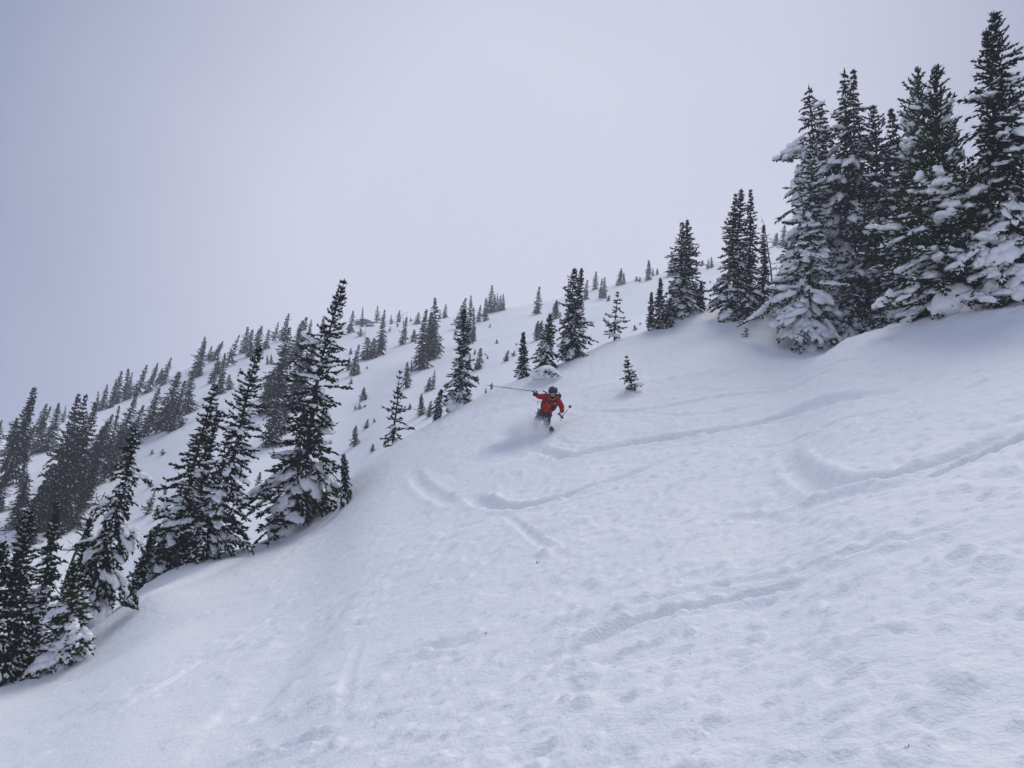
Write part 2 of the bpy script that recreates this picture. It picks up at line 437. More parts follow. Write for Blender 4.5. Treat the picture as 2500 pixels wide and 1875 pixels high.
# ------------------------------------------------------------------ trees
def spindle_batch(base, direc, length, rad, rng, needles=0):
    """many tapered twigs at once. base (n,3), direc (n,3) unit, length (n,), rad (n,)"""
    n = len(base)
    up = np.array([0, 0, 1.0])
    s = np.cross(direc, up); l = np.linalg.norm(s, axis=1, keepdims=True); s = np.where(l > 1e-3, s / np.maximum(l, 1e-3), [1, 0, 0])
    u = np.cross(s, direc)
    th = rng.uniform(0, 2 * math.pi, n)
    vs = [base]
    for k in range(3):
        a_ = th + k * 2.0944
        vs.append(base + direc * (length * 0.42)[:, None] + (s * np.cos(a_)[:, None] + u * np.sin(a_)[:, None]) * rad[:, None])
    vs.append(base + direc * length[:, None])
    f = [(0, 2, 1), (0, 3, 2), (0, 1, 3), (1, 2, 4), (2, 3, 4), (3, 1, 4)]
    k0 = 5
    for q in range(needles):
        # a needle fin: thin triangle pointing forward and outward
        fr = 0.1 + 0.75 * (q + rng.uniform(0, 1, n)) / needles
        a_ = rng.uniform(0, 2 * math.pi, n)
        o = s * np.cos(a_)[:, None] + u * np.sin(a_)[:, None]
        t = np.cross(o, direc)
        pb = base + direc * (length * fr)[:, None]
        nl = rad * rng.uniform(1.5, 2.6, n)
        w_ = (rad * 0.42)[:, None]
        vs += [pb + t * w_, pb - t * w_, pb + (o * 0.9 + direc * 0.8) * nl[:, None]]
        f.append((k0, k0 + 1, k0 + 2)); k0 += 3
    Vv = np.stack(vs, 1).reshape(-1, 3)
    Ff = (np.array(f)[None] + (np.arange(n) * k0)[:, None, None]).reshape(-1, 3)
    return Vv, Ff

def ico(sub):
    bm = bmesh.new(); bmesh.ops.create_icosphere(bm, subdivisions=sub, radius=1.0)
    v = np.array([q.co[:] for q in bm.verts]); f = np.array([[q.index for q in p.verts] for p in bm.faces])
    bm.free(); return v, f
ICO = {1: ico(1), 2: ico(2), 3: ico(3)}

def blob_batch(cen, ax, ay, az_, yaw, tilt, rng, sub=2, rough=0.27):
    """lumpy pillows: flattened ellipsoids with bumps; yaw about z, tilt downwards along the long axis"""
    v, f = ICO[sub]; n = len(cen)
    if n == 0: return np.zeros((0, 3)), np.zeros((0, 3), int)
    ph = rng.uniform(0, 6.28, (n, 6))
    r = 1 + rough * (np.sin(v[None, :, 0] * 3.1 + ph[:, None, 0]) * np.sin(v[None, :, 1] * 3.7 + ph[:, None, 1])
                     + 0.7 * np.sin(v[None, :, 1] * 5.3 + ph[:, None, 2]) * np.sin(v[None, :, 0] * 5.9 + ph[:, None, 3])
                     + 0.5 * np.sin(v[None, :, 2] * 6 + ph[:, None, 4] + v[None, :, 0] * 4))
    q = v[None] * r[..., None]
    x = q[..., 0] * ax[:, None]; y = q[..., 1] * ay[:, None]
    z = np.where(q[..., 2] < 0, q[..., 2] * 0.35, q[..., 2]) * az_[:, None]
    ct_, st2 = np.cos(tilt)[:, None], np.sin(tilt)[:, None]
    x, z = x * ct_ + z * st2, -x * st2 + z * ct_
    cy_, sy_ = np.cos(yaw)[:, None], np.sin(yaw)[:, None]
    x, y = x * cy_ - y * sy_, x * sy_ + y * cy_
    Vv = np.stack([x, y, z], -1) + cen[:, None, :]
    Ff = (f[None] + (np.arange(n) * len(v))[:, None, None]).reshape(-1, 3)
    return Vv.reshape(-1, 3), Ff

def tube_np(pts, rads, sides=7):
    pts = np.asarray(pts, float); n = len(pts)
    vs = []; fs = []
    for i in range(n):
        t = pts[min(i + 1, n - 1)] - pts[max(i - 1, 0)]; t = t / (np.linalg.norm(t) + 1e-9)
        h = np.array([0, 0, 1.0]) if abs(t[2]) < 0.9 else np.array([1.0, 0, 0])
        s = np.cross(t, h); s /= np.linalg.norm(s); u = np.cross(s, t)
        for k in range(sides):
            a_ = 2 * math.pi * k / sides
            vs.append(pts[i] + (s * math.cos(a_) + u * math.sin(a_)) * rads[i])
    for i in range(n - 1):
        for k in range(sides):
            p, q = i * sides + k, i * sides + (k + 1) % sides
            fs += [(p, q, q + sides), (p, q + sides, p + sides)]
    vs.append(pts[-1] + (pts[-1] - pts[-2]) * 0.02); vs.append(pts[0])
    for k in range(sides):
        fs.append(((n - 1) * sides + k, (n - 1) * sides + (k + 1) % sides, len(vs) - 2))
        fs.append(((k + 1) % sides, k, len(vs) - 1))
    return np.array(vs), np.array(fs)

def join(parts):
    vs, fs, o = [], [], 0
    for v, f in parts:
        if len(v) == 0: continue
        vs.append(v); fs.append(f + o); o += len(v)
    if not vs: return np.zeros((0, 3)), np.zeros((0, 3), int)
    return np.vstack(vs), np.vstack(fs)

def tree_geo(h, hw, seed, kind='fir', snow=0.6, dens=1.0, needles=4, tw=1.0, skirt=0.03, tips=None, pillow=1.0, thin=1.0, pw=None, gap=1.0, arms=()):
    """returns (trunk, crown, snow) geometry; local z up, base at 0, height h, lower half-width hw.
    tw = twig size factor (metres scale), tips = extra leaders [(dx, dy, height fraction)]"""
    rng = np.random.default_rng(seed)
    tr = [];
    leaders = [(0.0, 0.0, 1.0)] + list(tips or [])
    bend = rng.normal(0, 0.012, 2) * h
    wig = rng.uniform(0, 6.28, 4)
    def axis(zf, ld):
        # leaders split from a common stem a bit below
        k = np.clip((zf - 0.15) / 0.45, 0, 1)
        x = ld[0] * k + bend[0] * np.sin(zf * 3.1) + 0.006 * h * np.sin(zf * 9 + wig[0])
        y = ld[1] * k + bend[1] * np.sin(zf * 3.1) + 0.006 * h * np.sin(zf * 8 + wig[1])
        return x, y
    for ld in leaders:
        zs = np.linspace(-0.05, ld[2] * 0.985, 12)
        x, y = axis(np.clip(zs, 0, 1), ld)
        pts = np.stack([x, y, zs * h], 1)
        r_ = (0.013 * h + 0.02) * (1 - 0.94 * np.clip(zs / ld[2], 0, 1)) * (1.0 if ld is leaders[0] else 0.7)
        tr.append(tube_np(pts, r_, 7))
    B, D, Ln, Rd, Zf = [], [], [], [], []     # twigs
    SB_, SD, SL, SR = [], [], [], []            # snow on twigs
    C, AX, AY, AZ_, YW, TL = [], [], [], [], [], []   # pillows
    step = (0.042 + 0.0095 * h) * tw
    thin_top = 0.86
    clump = rng.uniform(0, 6.28, 8)
    for li, ld in enumerate(leaders):
        z = skirt * h
        while z < ld[2] * h * 0.985:
            zf = z / (ld[2] * h)
            cx, cy = axis(z / h, ld)
            prof = (1 - zf) ** (pw or (0.86 if kind != 'hemlock' else 0.70)) if (pw or 1) > 0 else 1 - zf ** (-pw)
            if zf < 0.10: prof *= 0.80 + 2.0 * zf
            if li > 0 and zf < 0.35: z += step * 3; continue
            Lmax = hw * prof * (1.0 if li == 0 else 0.62) + 0.004 * h
            az_list = None
            nb = max(3, int(round((3.4 + 4.2 * Lmax / max(hw, 0.3)) * dens)))
            a0 = rng.uniform(0, 6.28)
            arm_here = [q for q in arms if li == 0 and abs(q[0] - zf) < 0.022]
            for b_ in range(nb + 2 * len(arm_here)):
                a_ = a0 + b_ * 6.283 / nb + rng.normal(0, 0.25)
                m_ = 0.80 + 0.30 * math.sin(a_ * 2 + zf * 13 + clump[0]) + 0.20 * math.sin(a_ * 3 - zf * 23 + clump[1]) + 0.12 * math.sin(zf * 41 + clump[2])
                L = Lmax * max(0.30, m_) * rng.uniform(0.72, 1.12) * (1.3 if rng.random() < 0.10 else 1.0)
                if b_ >= nb:
                    am = arm_here[(b_ - nb) // 2]; a_ = am[1] + rng.normal(0, 0.22); L = am[2] * rng.uniform(0.75, 1.05)
                if kind == 'sparse' and rng.random() < 0.25: continue
                if kind == 'sparse': L *= rng.uniform(0.6, 1.3)
                if rng.random() > thin: continue
                # spine: initial elevation and droop
                el0 = {'fir': 0.75 * zf ** 1.6 - 0.20, 'droop': 0.8 * zf ** 2 - 0.30, 'hemlock': 1.0 * zf - 0.20, 'sparse': 0.5 * zf - 0.02}[kind] + rng.normal(0, 0.24)
                dr = {'fir': 0.75, 'droop': 1.45, 'hemlock': 0.45, 'sparse': 0.45}[kind] * (1 - 0.75 * zf) * rng.uniform(0.6, 1.35)
                upt = {'fir': 0.55, 'droop': 0.0, 'hemlock': 0.7, 'sparse': 0.6}[kind]
                ns = 7
                sp = np.linspace(0, 1, ns)
                el = el0 - dr * np.minimum(sp * 1.3, 1) + upt * np.clip(sp - 0.6, 0, 1) * 2 * (0.5 + zf)
                seg = L / (ns - 1)
                rr = np.concatenate([[0], np.cumsum(np.cos(el[:-1]) * seg)])
                zz = np.concatenate([[0], np.cumsum(np.sin(el[:-1]) * seg)])
                ca_, sa_ = math.cos(a_), math.sin(a_)
                spine = np.stack([cx + rr * ca_, cy + rr * sa_, z + zz], 1)
                # twigs along the spine
                sc_ = 0.105 * tw
                nt_ = max(3, int(L / (0.062 * tw)))
                s_ = np.clip(rng.uniform(0.12, 1.0, nt_) ** 0.8, 0, 1); s_[0] = 1.0
                fi = s_ * (ns - 1); i_ = np.minimum(fi.astype(int), ns - 2); fr = (fi - i_)[:, None]
                pb = spine[i_] * (1 - fr) + spine[i_ + 1] * fr
                td = spine[i_ + 1] - spine[i_]; td /= np.linalg.norm(td, axis=1, keepdims=True) + 1e-9
                side = np.array([-sa_, ca_, 0.0])
                sg = rng.choice([-1.0, 1.0], nt_)
                an = rng.uniform(0.35, 1.05, nt_) * (1 - 0.75 * (s_ > 0.97))
                dv = td * np.cos(an)[:, None] + side[None] * (sg * np.sin(an))[:, None]
                dv[:, 2] += rng.normal(-0.05 if kind != 'droop' else -0.40, 0.38, nt_)
                dv /= np.linalg.norm(dv, axis=1, keepdims=True)
                tl = (0.09 * tw + 0.34 * L * (1 - 0.75 * s_) * rng.uniform(0.3, 1.0, nt_))
                tl = np.minimum(tl, 0.36 * tw + 0.05)
                tl *= 1 - 0.35 * zf * zf
                tr_ = rng.uniform(0.8, 1.25, nt_) * 0.034 * tw * (1 - 0.25 * zf * zf)
                B.append(pb); D.append(dv); Ln.append(tl); Rd.append(tr_)
                # second order fingers on the longer twigs
                lg = (tl > 0.20 * tw) & (rng.random(nt_) < 0.6)
                if lg.any():
                    for qq in (0.5,):
                        nb2 = pb[lg] + dv[lg] * (tl[lg] * qq)[:, None]
                        d2 = dv[lg] + side[None] * rng.choice([-0.8, 0.8], lg.sum())[:, None] + td[lg] * 0.3
                        d2[:, 2] += rng.normal(0.0, 0.15, lg.sum())
                        d2 /= np.linalg.norm(d2, axis=1, keepdims=True)
                        B.append(nb2); D.append(d2); Ln.append(tl[lg] * 0.48); Rd.append(tr_[lg] * 0.9)
                        if snow > 0:
                            kk_ = rng.random(lg.sum()) < snow * 0.6
                            SB_.append(nb2[kk_] + [0, 0, 0.022 * tw]); SD.append(d2[kk_]); SL.append(tl[lg][kk_] * 0.42); SR.append(tr_[lg][kk_] * 0.8)
                # spine wood + needles as twigs
                dseg = np.diff(spine, axis=0); ls = np.linalg.norm(dseg, axis=1)
                B.append(spine[:-1]); D.append(dseg / ls[:, None]); Ln.append(ls * 1.25); Rd.append(np.full(ns - 1, 0.030 * tw))
                # snow
                cl_ = 0.5 + 0.5 * math.sin(a_ * 2 + zf * 17 + clump[3]) * math.sin(zf * 29 + a_ + clump[4])
                cover = snow * (1.15 - 0.75 * zf) * (0.35 + 1.1 * cl_)
                if b_ >= nb: cover = 1.9 * snow
                kp = rng.random(nt_) < cover
                if kp.any():
                    SB_.append(pb[kp] + [0, 0, 0.024 * tw]); SD.append(dv[kp]); SL.append(tl[kp] * rng.uniform(0.55, 0.9, kp.sum())); SR.append(tr_[kp] * rng.uniform(0.75, 1.15, kp.sum()))
                if rng.random() < cover * (0.58 - 0.25 * zf) * pillow and L > 0.10 * tw:
                    big = L ** 0.6 * rng.uniform(0.7, 1.2) * (1.15 if kind == 'droop' else 1.0) * pillow ** 0.5
                    sc0 = rng.uniform(0.45, 0.9)
                    nq = 2 if L < 0.3 else (5 if L < 1.0 else 8)
                    for q_ in range(nq):
                        s0_ = float(np.clip(sc0 + (q_ / (nq - 1) - 0.6) * 0.5, 0.15, 0.97)); i0_ = min(int(s0_ * (ns - 1)), ns - 2)
                        c_ = spine[i0_] + (spine[i0_ + 1] - spine[i0_]) * (s0_ * (ns - 1) - i0_) + side * rng.normal(0, 0.07 if L < 1 else 0.12) * big
                        sz = big * rng.uniform(0.085, 0.16) * (1.25 - 0.5 * zf)
                        sz = min(sz, 0.25) * (1.0 - 0.35 * abs(q_ / (nq - 1) - 0.4)); th_ = sz * rng.uniform(0.45, 0.8)
                        C.append(c_ + [0, 0, th_ * 0.15 + 0.015]); AX.append(sz * rng.uniform(1.0, 1.5)); AY.append(sz * rng.uniform(0.75, 1.05)); AZ_.append(th_)
                        YW.append(a_ + rng.normal(0, 0.5)); TL.append(-el[i0_] * 0.9)
            z += gap * step * rng.uniform(0.7, 1.3) * (1.0 + 0.5 * (1 - zf) * 0.6)
        # leader
        cx, cy = axis(ld[2], ld)
        nl = 5
        B.append(np.array([[cx, cy, ld[2] * h - 0.10 * tw - 0.01 * h]] * nl)); D.append(np.array([[0.35 * math.cos(k * 1.6) * (k > 0), 0.35 * math.sin(k * 1.6) * (k > 0), 1.0] for k in range(nl)]) / 1.03)
        Ln.append(np.array([0.10 * tw + 0.012 * h] + [0.08 * tw] * (nl - 1))); Rd.append(np.full(nl, 0.02 * tw))
    B = np.vstack(B); D = np.vstack(D); Ln = np.concatenate(Ln); Rd = np.concatenate(Rd)
    crown = spindle_batch(B, D, Ln, Rd, rng, needles)
    sn = []
    if SB_ and snow > 0:
        sn.append(spindle_batch(np.vstack(SB_), np.vstack(SD), np.concatenate(SL), np.concatenate(SR), rng, 0))
    if C:
        C = np.array(C); AX = np.array(AX); big = AX > 0.30
        ar = [np.array(q) for q in (AY, AZ_, YW, TL)]
        for msk, sb in ((big, 3), (~big, 2)):
            if sb == 3 and h < 0: sb = 2
            if msk.any(): sn.append(blob_batch(C[msk], AX[msk], ar[0][msk], ar[1][msk], ar[2][msk], ar[3][msk], rng, sub=2 if needles < 3 else sb))
    return join(tr), crown, join(sn)

TRI = 0; TC = [0, 0]
def place(px, py, tx, ty, d=None):
    """base on the ground under picture point, top above; returns base, lean quaternion, height, metres per pixel"""
    if d is None:
        h = hit(px, py, 38, 330, Z)
        if h is None: h = hit(px, py + 12, 38, 330, Z)
        if h is None: h = hit(px, py + 30, 30, 330, Z)
        base = h[0]; d = h[1]
    else:
        az, t = azt(px, py)
        base = np.array([d * math.sin(az), d * math.cos(az), 0.0]); base[2] = ground(base[0], base[1])
    dep = float(base @ fwd)
    tip = ray(tx, ty) * dep
    # keep it upright: the top stands over the base apart from a small lean
    v = tip - base
    hh = np.linalg.norm(v); v = v / hh
    q = Vector((0, 0, 1)).rotation_difference(Vector(v))
    return base, q, hh, dep / FPX

NEAR = [
 # px, py, tx, ty, hw px, distance, kind, snow, dens, material, extra, label
 (-25, 1650, 5, 1322, 118, 17.0, 'fir', .5, 1.15, 'fir', {}, 'dark snowy fir cut off by the lower left edge, lowest of the left group'),
 (28, 1590, 48, 1345, 58, 18.0, 'fir', .65, 1.15, 'fir', dict(pillow=1.3), 'medium snowy fir wedged between the lowest left fir and the rounded snowy fir'),
 (190, 1450, 218, 1262, 42, 21.5, 'fir', .6, 1.1, 'fir', {}, 'small dark fir half hidden directly behind the tall drooping fir'),
 (58, 1515, 72, 1240, 74, 18.5, 'fir', .85, 1.2, 'fir', dict(pillow=1.3), 'short bushy fir with rounded snow tufts behind the lowest left tree'),
 (112, 1515, 140, 1215, 48, 19.5, 'fir', .55, 1.0, 'green', {}, 'slim greenish fir between the rounded snowy fir and the drooping fir'),
 (156, 1622, 182, 1372, 72, 17.0, 'fir', .8, 1.2, 'green', dict(pillow=1.3), 'small green tinged fir with snow clumps nearest the bottom left slope'),
 (222, 1505, 332, 1035, 78, 19.5, 'droop', .75, .9, 'fir', dict(pillow=1.1, arms=[(.76, 0, .5), (.60, 3.1, .62), (.50, .1, .8), (.40, 3.0, .8), (.27, .1, .8)]), 'tall leaning fir with long drooping snow-hung boughs above the small green fir'),
 (300, 1368, 316, 1287, 22, 27.0, 'fir', .2, 1.1, 'fir', {}, 'small dark young fir right behind the drooping fir'),
 (345, 1378, 372, 1297, 22, 21.5, 'fir', .35, 1.1, 'fir', {}, 'little fir at the left foot of the twin leaning firs'),
 (400, 1372, 524, 935, 76, 22.0, 'fir', .55, 1.0, 'fir', {}, 'tall narrow leaning fir, left one of the three by the ridge edge'),
 (455, 1340, 535, 998, 42, 23.0, 'fir', .5, 1.0, 'fir', {}, 'shorter dark fir squeezed behind the three leaning ridge firs'),
 (512, 1350, 639, 842, 90, 21.5, 'fir', .65, 1.05, 'fir', {}, 'broad snowy spire fir left of the tallest ridge fir'),
 (714, 1290, 838, 677, 116, 22.5, 'fir', .42, 1.15, 'fir', dict(pillow=1.6, pw=.85), 'tallest dark spire fir on the ridge with big snow pillows low down'),
 (842, 1235, 838, 1108, 20, 23.0, 'droop', .4, 1.0, 'fir', {}, 'small fir hugging the right foot of the tallest ridge fir'),
 (963, 1077, 978, 905, 42, 26.0, 'sparse', .45, 1.0, 'fir', dict(gap=2.4), 'open-branched young fir with layered boughs on the ridge edge'),
 (1119, 985, 1135, 752, 40, 27.0, 'fir', .70, 1.1, 'fir', {}, 'snow-plastered spire fir left of the skier\'s raised pole'),
 (1068, 1008, 1078, 950, 20, 26.5, 'droop', .5, 1.0, 'fir', {}, 'low dark shrubby fir on the left foot of the snow-plastered spire'),
 (1279, 914, 1278, 812, 18, 28.0, 'fir', .6, 1.1, 'fir', {}, 'small snowy fir above and left of the skier'),
 (1330, 905, 1344, 768, 36, 26.0, 'fir', .45, 1.1, 'green', dict(skirt=.06), 'bushy green fir standing on a snow mound right above the skier'),
 (1397, 868, 1402, 652, 46, 28.5, 'fir', .55, 1.1, 'fir', dict(tips=[(.28, 0, .985)]), 'dark twin-topped fir behind the skier on the ridge'),
 (1500, 822, 1509, 712, 34, 30.0, 'sparse', .35, 1.0, 'fir', dict(gap=2.6), 'scraggly open fir with a bent top on the ridge right of the twin-topped fir'),
 (1543, 950, 1528, 868, 24, 20.5, 'sparse', .45, 1.5, 'fir', dict(gap=2.6), 'lone little sapling on the open slope right of the skier'),
 (1823, 822, 1823, 800, 11, 27.0, 'sparse', .3, 1.5, 'fir', dict(gap=3), 'tiny seedling poking out left of the big tree group'),
 (1591, 790, 1591, 713, 11, 31.0, 'fir', .4, 1.1, 'fir', {}, 'thin dark fir, left one of the small trees by the double spire'),
 (1612, 782, 1612, 679, 17, 31.0, 'fir', .5, 1.1, 'fir', {}, 'slender snowy fir just left of the double-spired ridge firs'),
 (1636, 770, 1638, 727, 14, 31.0, 'fir', .4, 1.1, 'green', {}, 'low green fir at the left foot of the double spire'),
 (1664, 755, 1665, 539, 48, 32.0, 'fir', .55, 1.1, 'fir', {}, 'left spire of the two tall joined firs on the middle ridge'),
 (1688, 748, 1680, 536, 44, 33.0, 'fir', .45, 1.1, 'fir', {}, 'right spire of the two tall joined firs on the middle ridge'),
 (1710, 739, 1712, 690, 11, 33.0, 'fir', .4, 1.1, 'fir', {}, 'small fir on the right foot of the double spire'),
 (1785, 775, 1809, 457, 62, 30.0, 'fir', .55, 1.1, 'fir', dict(tips=[(-.25, 0, .95)]), 'snowy fir left in the pair of tall firs before the big group'),
 (1826, 778, 1834, 463, 40, 31.5, 'fir', .25, 1.1, 'green', {}, 'greener less snowy fir right in the pair before the big group'),
 (1866, 740, 1866, 546, 16, 34.0, 'fir', .3, 1.0, 'fir', {}, 'slim dark fir behind the pair, close to the bare bent snag'),
 (1905, 770, 1925, 590, 52, 27.5, 'droop', .85, 1.0, 'fir', dict(pillow=1.6), 'low snow-smothered fir at the left edge of the big group'),
 (1979, 842, 1988, 322, 96, 24.0, 'fir', 1.25, 1.15, 'green', dict(pillow=1.6, pw=.8), 'front fir of the big group, snow-caked with a green pointed top'),
 (2003, 800, 1975, 205, 122, 27.0, 'droop', .70, 1.35, 'fir', dict(pillow=1.7, pw=-1.7, tips=[(.50, .2, .94)], arms=[(.73, 3.1, 1.55), (.70, 3.3, 1.45), (.57, 3.0, 1.3), (.40, 3.2, 1.6), (.36, 3.0, 1.5)]), 'ragged tall fir behind the front one with a heavy arm of snow to the left'),
 (2071, 800, 2060, 162, 118, 28.5, 'droop', .60, 1.35, 'fir', dict(pillow=1.7, pw=-1.7, tips=[(.34, 0, .995)]), 'tall dark fir with twin tops right behind the ragged one'),
 (2150, 785, 2130, 255, 125, 30.0, 'fir', .45, 1.5, 'fir', dict(pw=-1.7, tips=[(.7, 0, .98)]), 'dense dark fir in the middle of the big group, lower than its neighbours'),
 (2236, 775, 2243, 160, 135, 27.5, 'hemlock', .60, 1.35, 'green', dict(pillow=1.5, pw=-1.7), 'feathery fir with a bare spiky top, left of two in the big group'),
 (2310, 762, 2290, 155, 145, 27.0, 'hemlock', .55, 1.35, 'green', dict(pillow=1.5, pw=-1.7), 'feathery fir with upswept spiky branches, right of two in the big group'),
 (2468, 730, 2430, 22, 135, 25.0, 'fir', .60, 1.25, 'fir', dict(pillow=1.6, pw=-1.7, tips=[(-.25, 0, .94)]), 'tallest fir of the picture at the upper right corner'),
 (2425, 732, 2418, 485, 95, 23.5, 'fir', .45, 1.2, 'green', {}, 'lower green fir under the tallest corner fir'),
 (2540, 722, 2530, 420, 70, 24.0, 'fir', .45, 1.0, 'green', {}, 'fir cut by the right picture edge beside the low green fir'),
 (2170, 790, 2176, 700, 50, 24.5, 'droop', .75, 1.2, 'fir', dict(pillow=1.5), 'low snow-capped bush fir at the foot of the big group, left'),
 (2262, 762, 2272, 640, 52, 24.5, 'droop', .75, 1.1, 'fir', dict(pillow=1.6), 'small snow-laden fir at the foot of the feathery firs'),
 (2085, 812, 2060, 690, 45, 25.5, 'droop', .75, 1.1, 'fir', dict(pillow=1.6), 'snow-laden skirt fir right behind the front fir of the big group'),
 (692, 1300, 700, 1235, 52, 20.5, 'droop', .95, 1.3, 'fir', dict(pillow=2.2), 'buried bush fir under a thick snow pillow at the tallest ridge fir'),
]
idx = 0
for (px, py, tx, ty, hwp, d, kind, snow, dens, mt, ex, label) in NEAR:
    hh_ = hit(px, py, 5, 60, Z)
    if hh_ is not None and abs(hh_[1] - d) < 6: d = hh_[1]
    base, q, h, mpp = place(px, py, tx, ty, d)
    hw = hwp * mpp * (1.12 if ex.get('pw', 1) > 0 else 1.0)
    tw = 1.0 if h > 2.2 else max(0.45, 0.45 + 0.25 * h)
    ex = dict(ex)
    tri_est = h * hw
    tw *= 1.0 + 0.06 * max(0, h - 3)
    g = tree_geo(h, hw, 100 + idx, kind, snow, dens, needles=2, tw=tw, **ex)
    root = empty('fir_tree' if h > 1.2 else 'fir_sapling', base, q)
    tag(root, label, 'fir tree' if h > 1.2 else 'sapling')
    obj('trunk', mesh_np('trunk', *g[0], M['bark'], True), root)
    obj('crown', mesh_np('crown', *g[1], M[mt], False), root)
    if len(g[2][0]): tag(obj('snow_load', mesh_np('snow_load', *g[2], M['snow'], True), root), kind='stuff')
    TC = [TC[0] + len(g[1][1]), TC[1] + len(g[2][1])]
    TRI += len(g[0][1]) + len(g[1][1]) + len(g[2][1])
    idx += 1
print('near trees', TRI, TC, round(time.time() - T0, 1))

# far trees: a handful of shapes, shared
FARK = ('skyline', 'slope')
protos = {}
def proto(shape, big):
    key = (shape, big)
    if key in protos: return protos[key]
    h = 6.0 if big else 4.0
    slim = {0: .115, 1: .15, 2: .135, 3: .18, 4: .15, 5: .22, 6: .13, 7: .16}[shape % 8]
    kind = 'fir' if shape % 8 not in (5,) else 'sparse'
    g = tree_geo(h, h * slim * 1.25, 900 + shape + 50 * big, kind, 0.15, 1.5 if big else 1.2, needles=1 if big else 0, tw=1.55 if big else 1.8,
                 tips=[(0.25, 0, .9)] if shape % 8 in (3, 6) else None, pillow=0.0)
    n1, n2, n3 = (len(x[1]) for x in g)
    Vj, Fj = join(g)
    mi = np.concatenate([np.zeros(n1), np.ones(n2), np.full(n3, 2)])
    out = {}
    for mname in ('fir', 'brown'):
        out[mname] = mesh_np('far_fir', Vj, Fj, [M['bark'], M[mname], M['snow']], False, mi)
    protos[key] = (out, g, h, h * slim * 1.25)
    return protos[key]

ORD = ['first', 'second', 'third', 'fourth', 'fifth', 'sixth', 'seventh', 'eighth', 'ninth', 'tenth', 'eleventh', 'twelfth', 'thirteenth', 'fourteenth', 'fifteenth',
       'sixteenth', 'seventeenth', 'eighteenth', 'nineteenth', 'twentieth', 'twenty-first', 'twenty-second', 'twenty-third', 'twenty-fourth', 'twenty-fifth', 'twenty-sixth',
       'twenty-seventh', 'twenty-eighth', 'twenty-ninth', 'thirtieth', 'thirty-first', 'thirty-second', 'thirty-third', 'thirty-fourth', 'thirty-fifth']
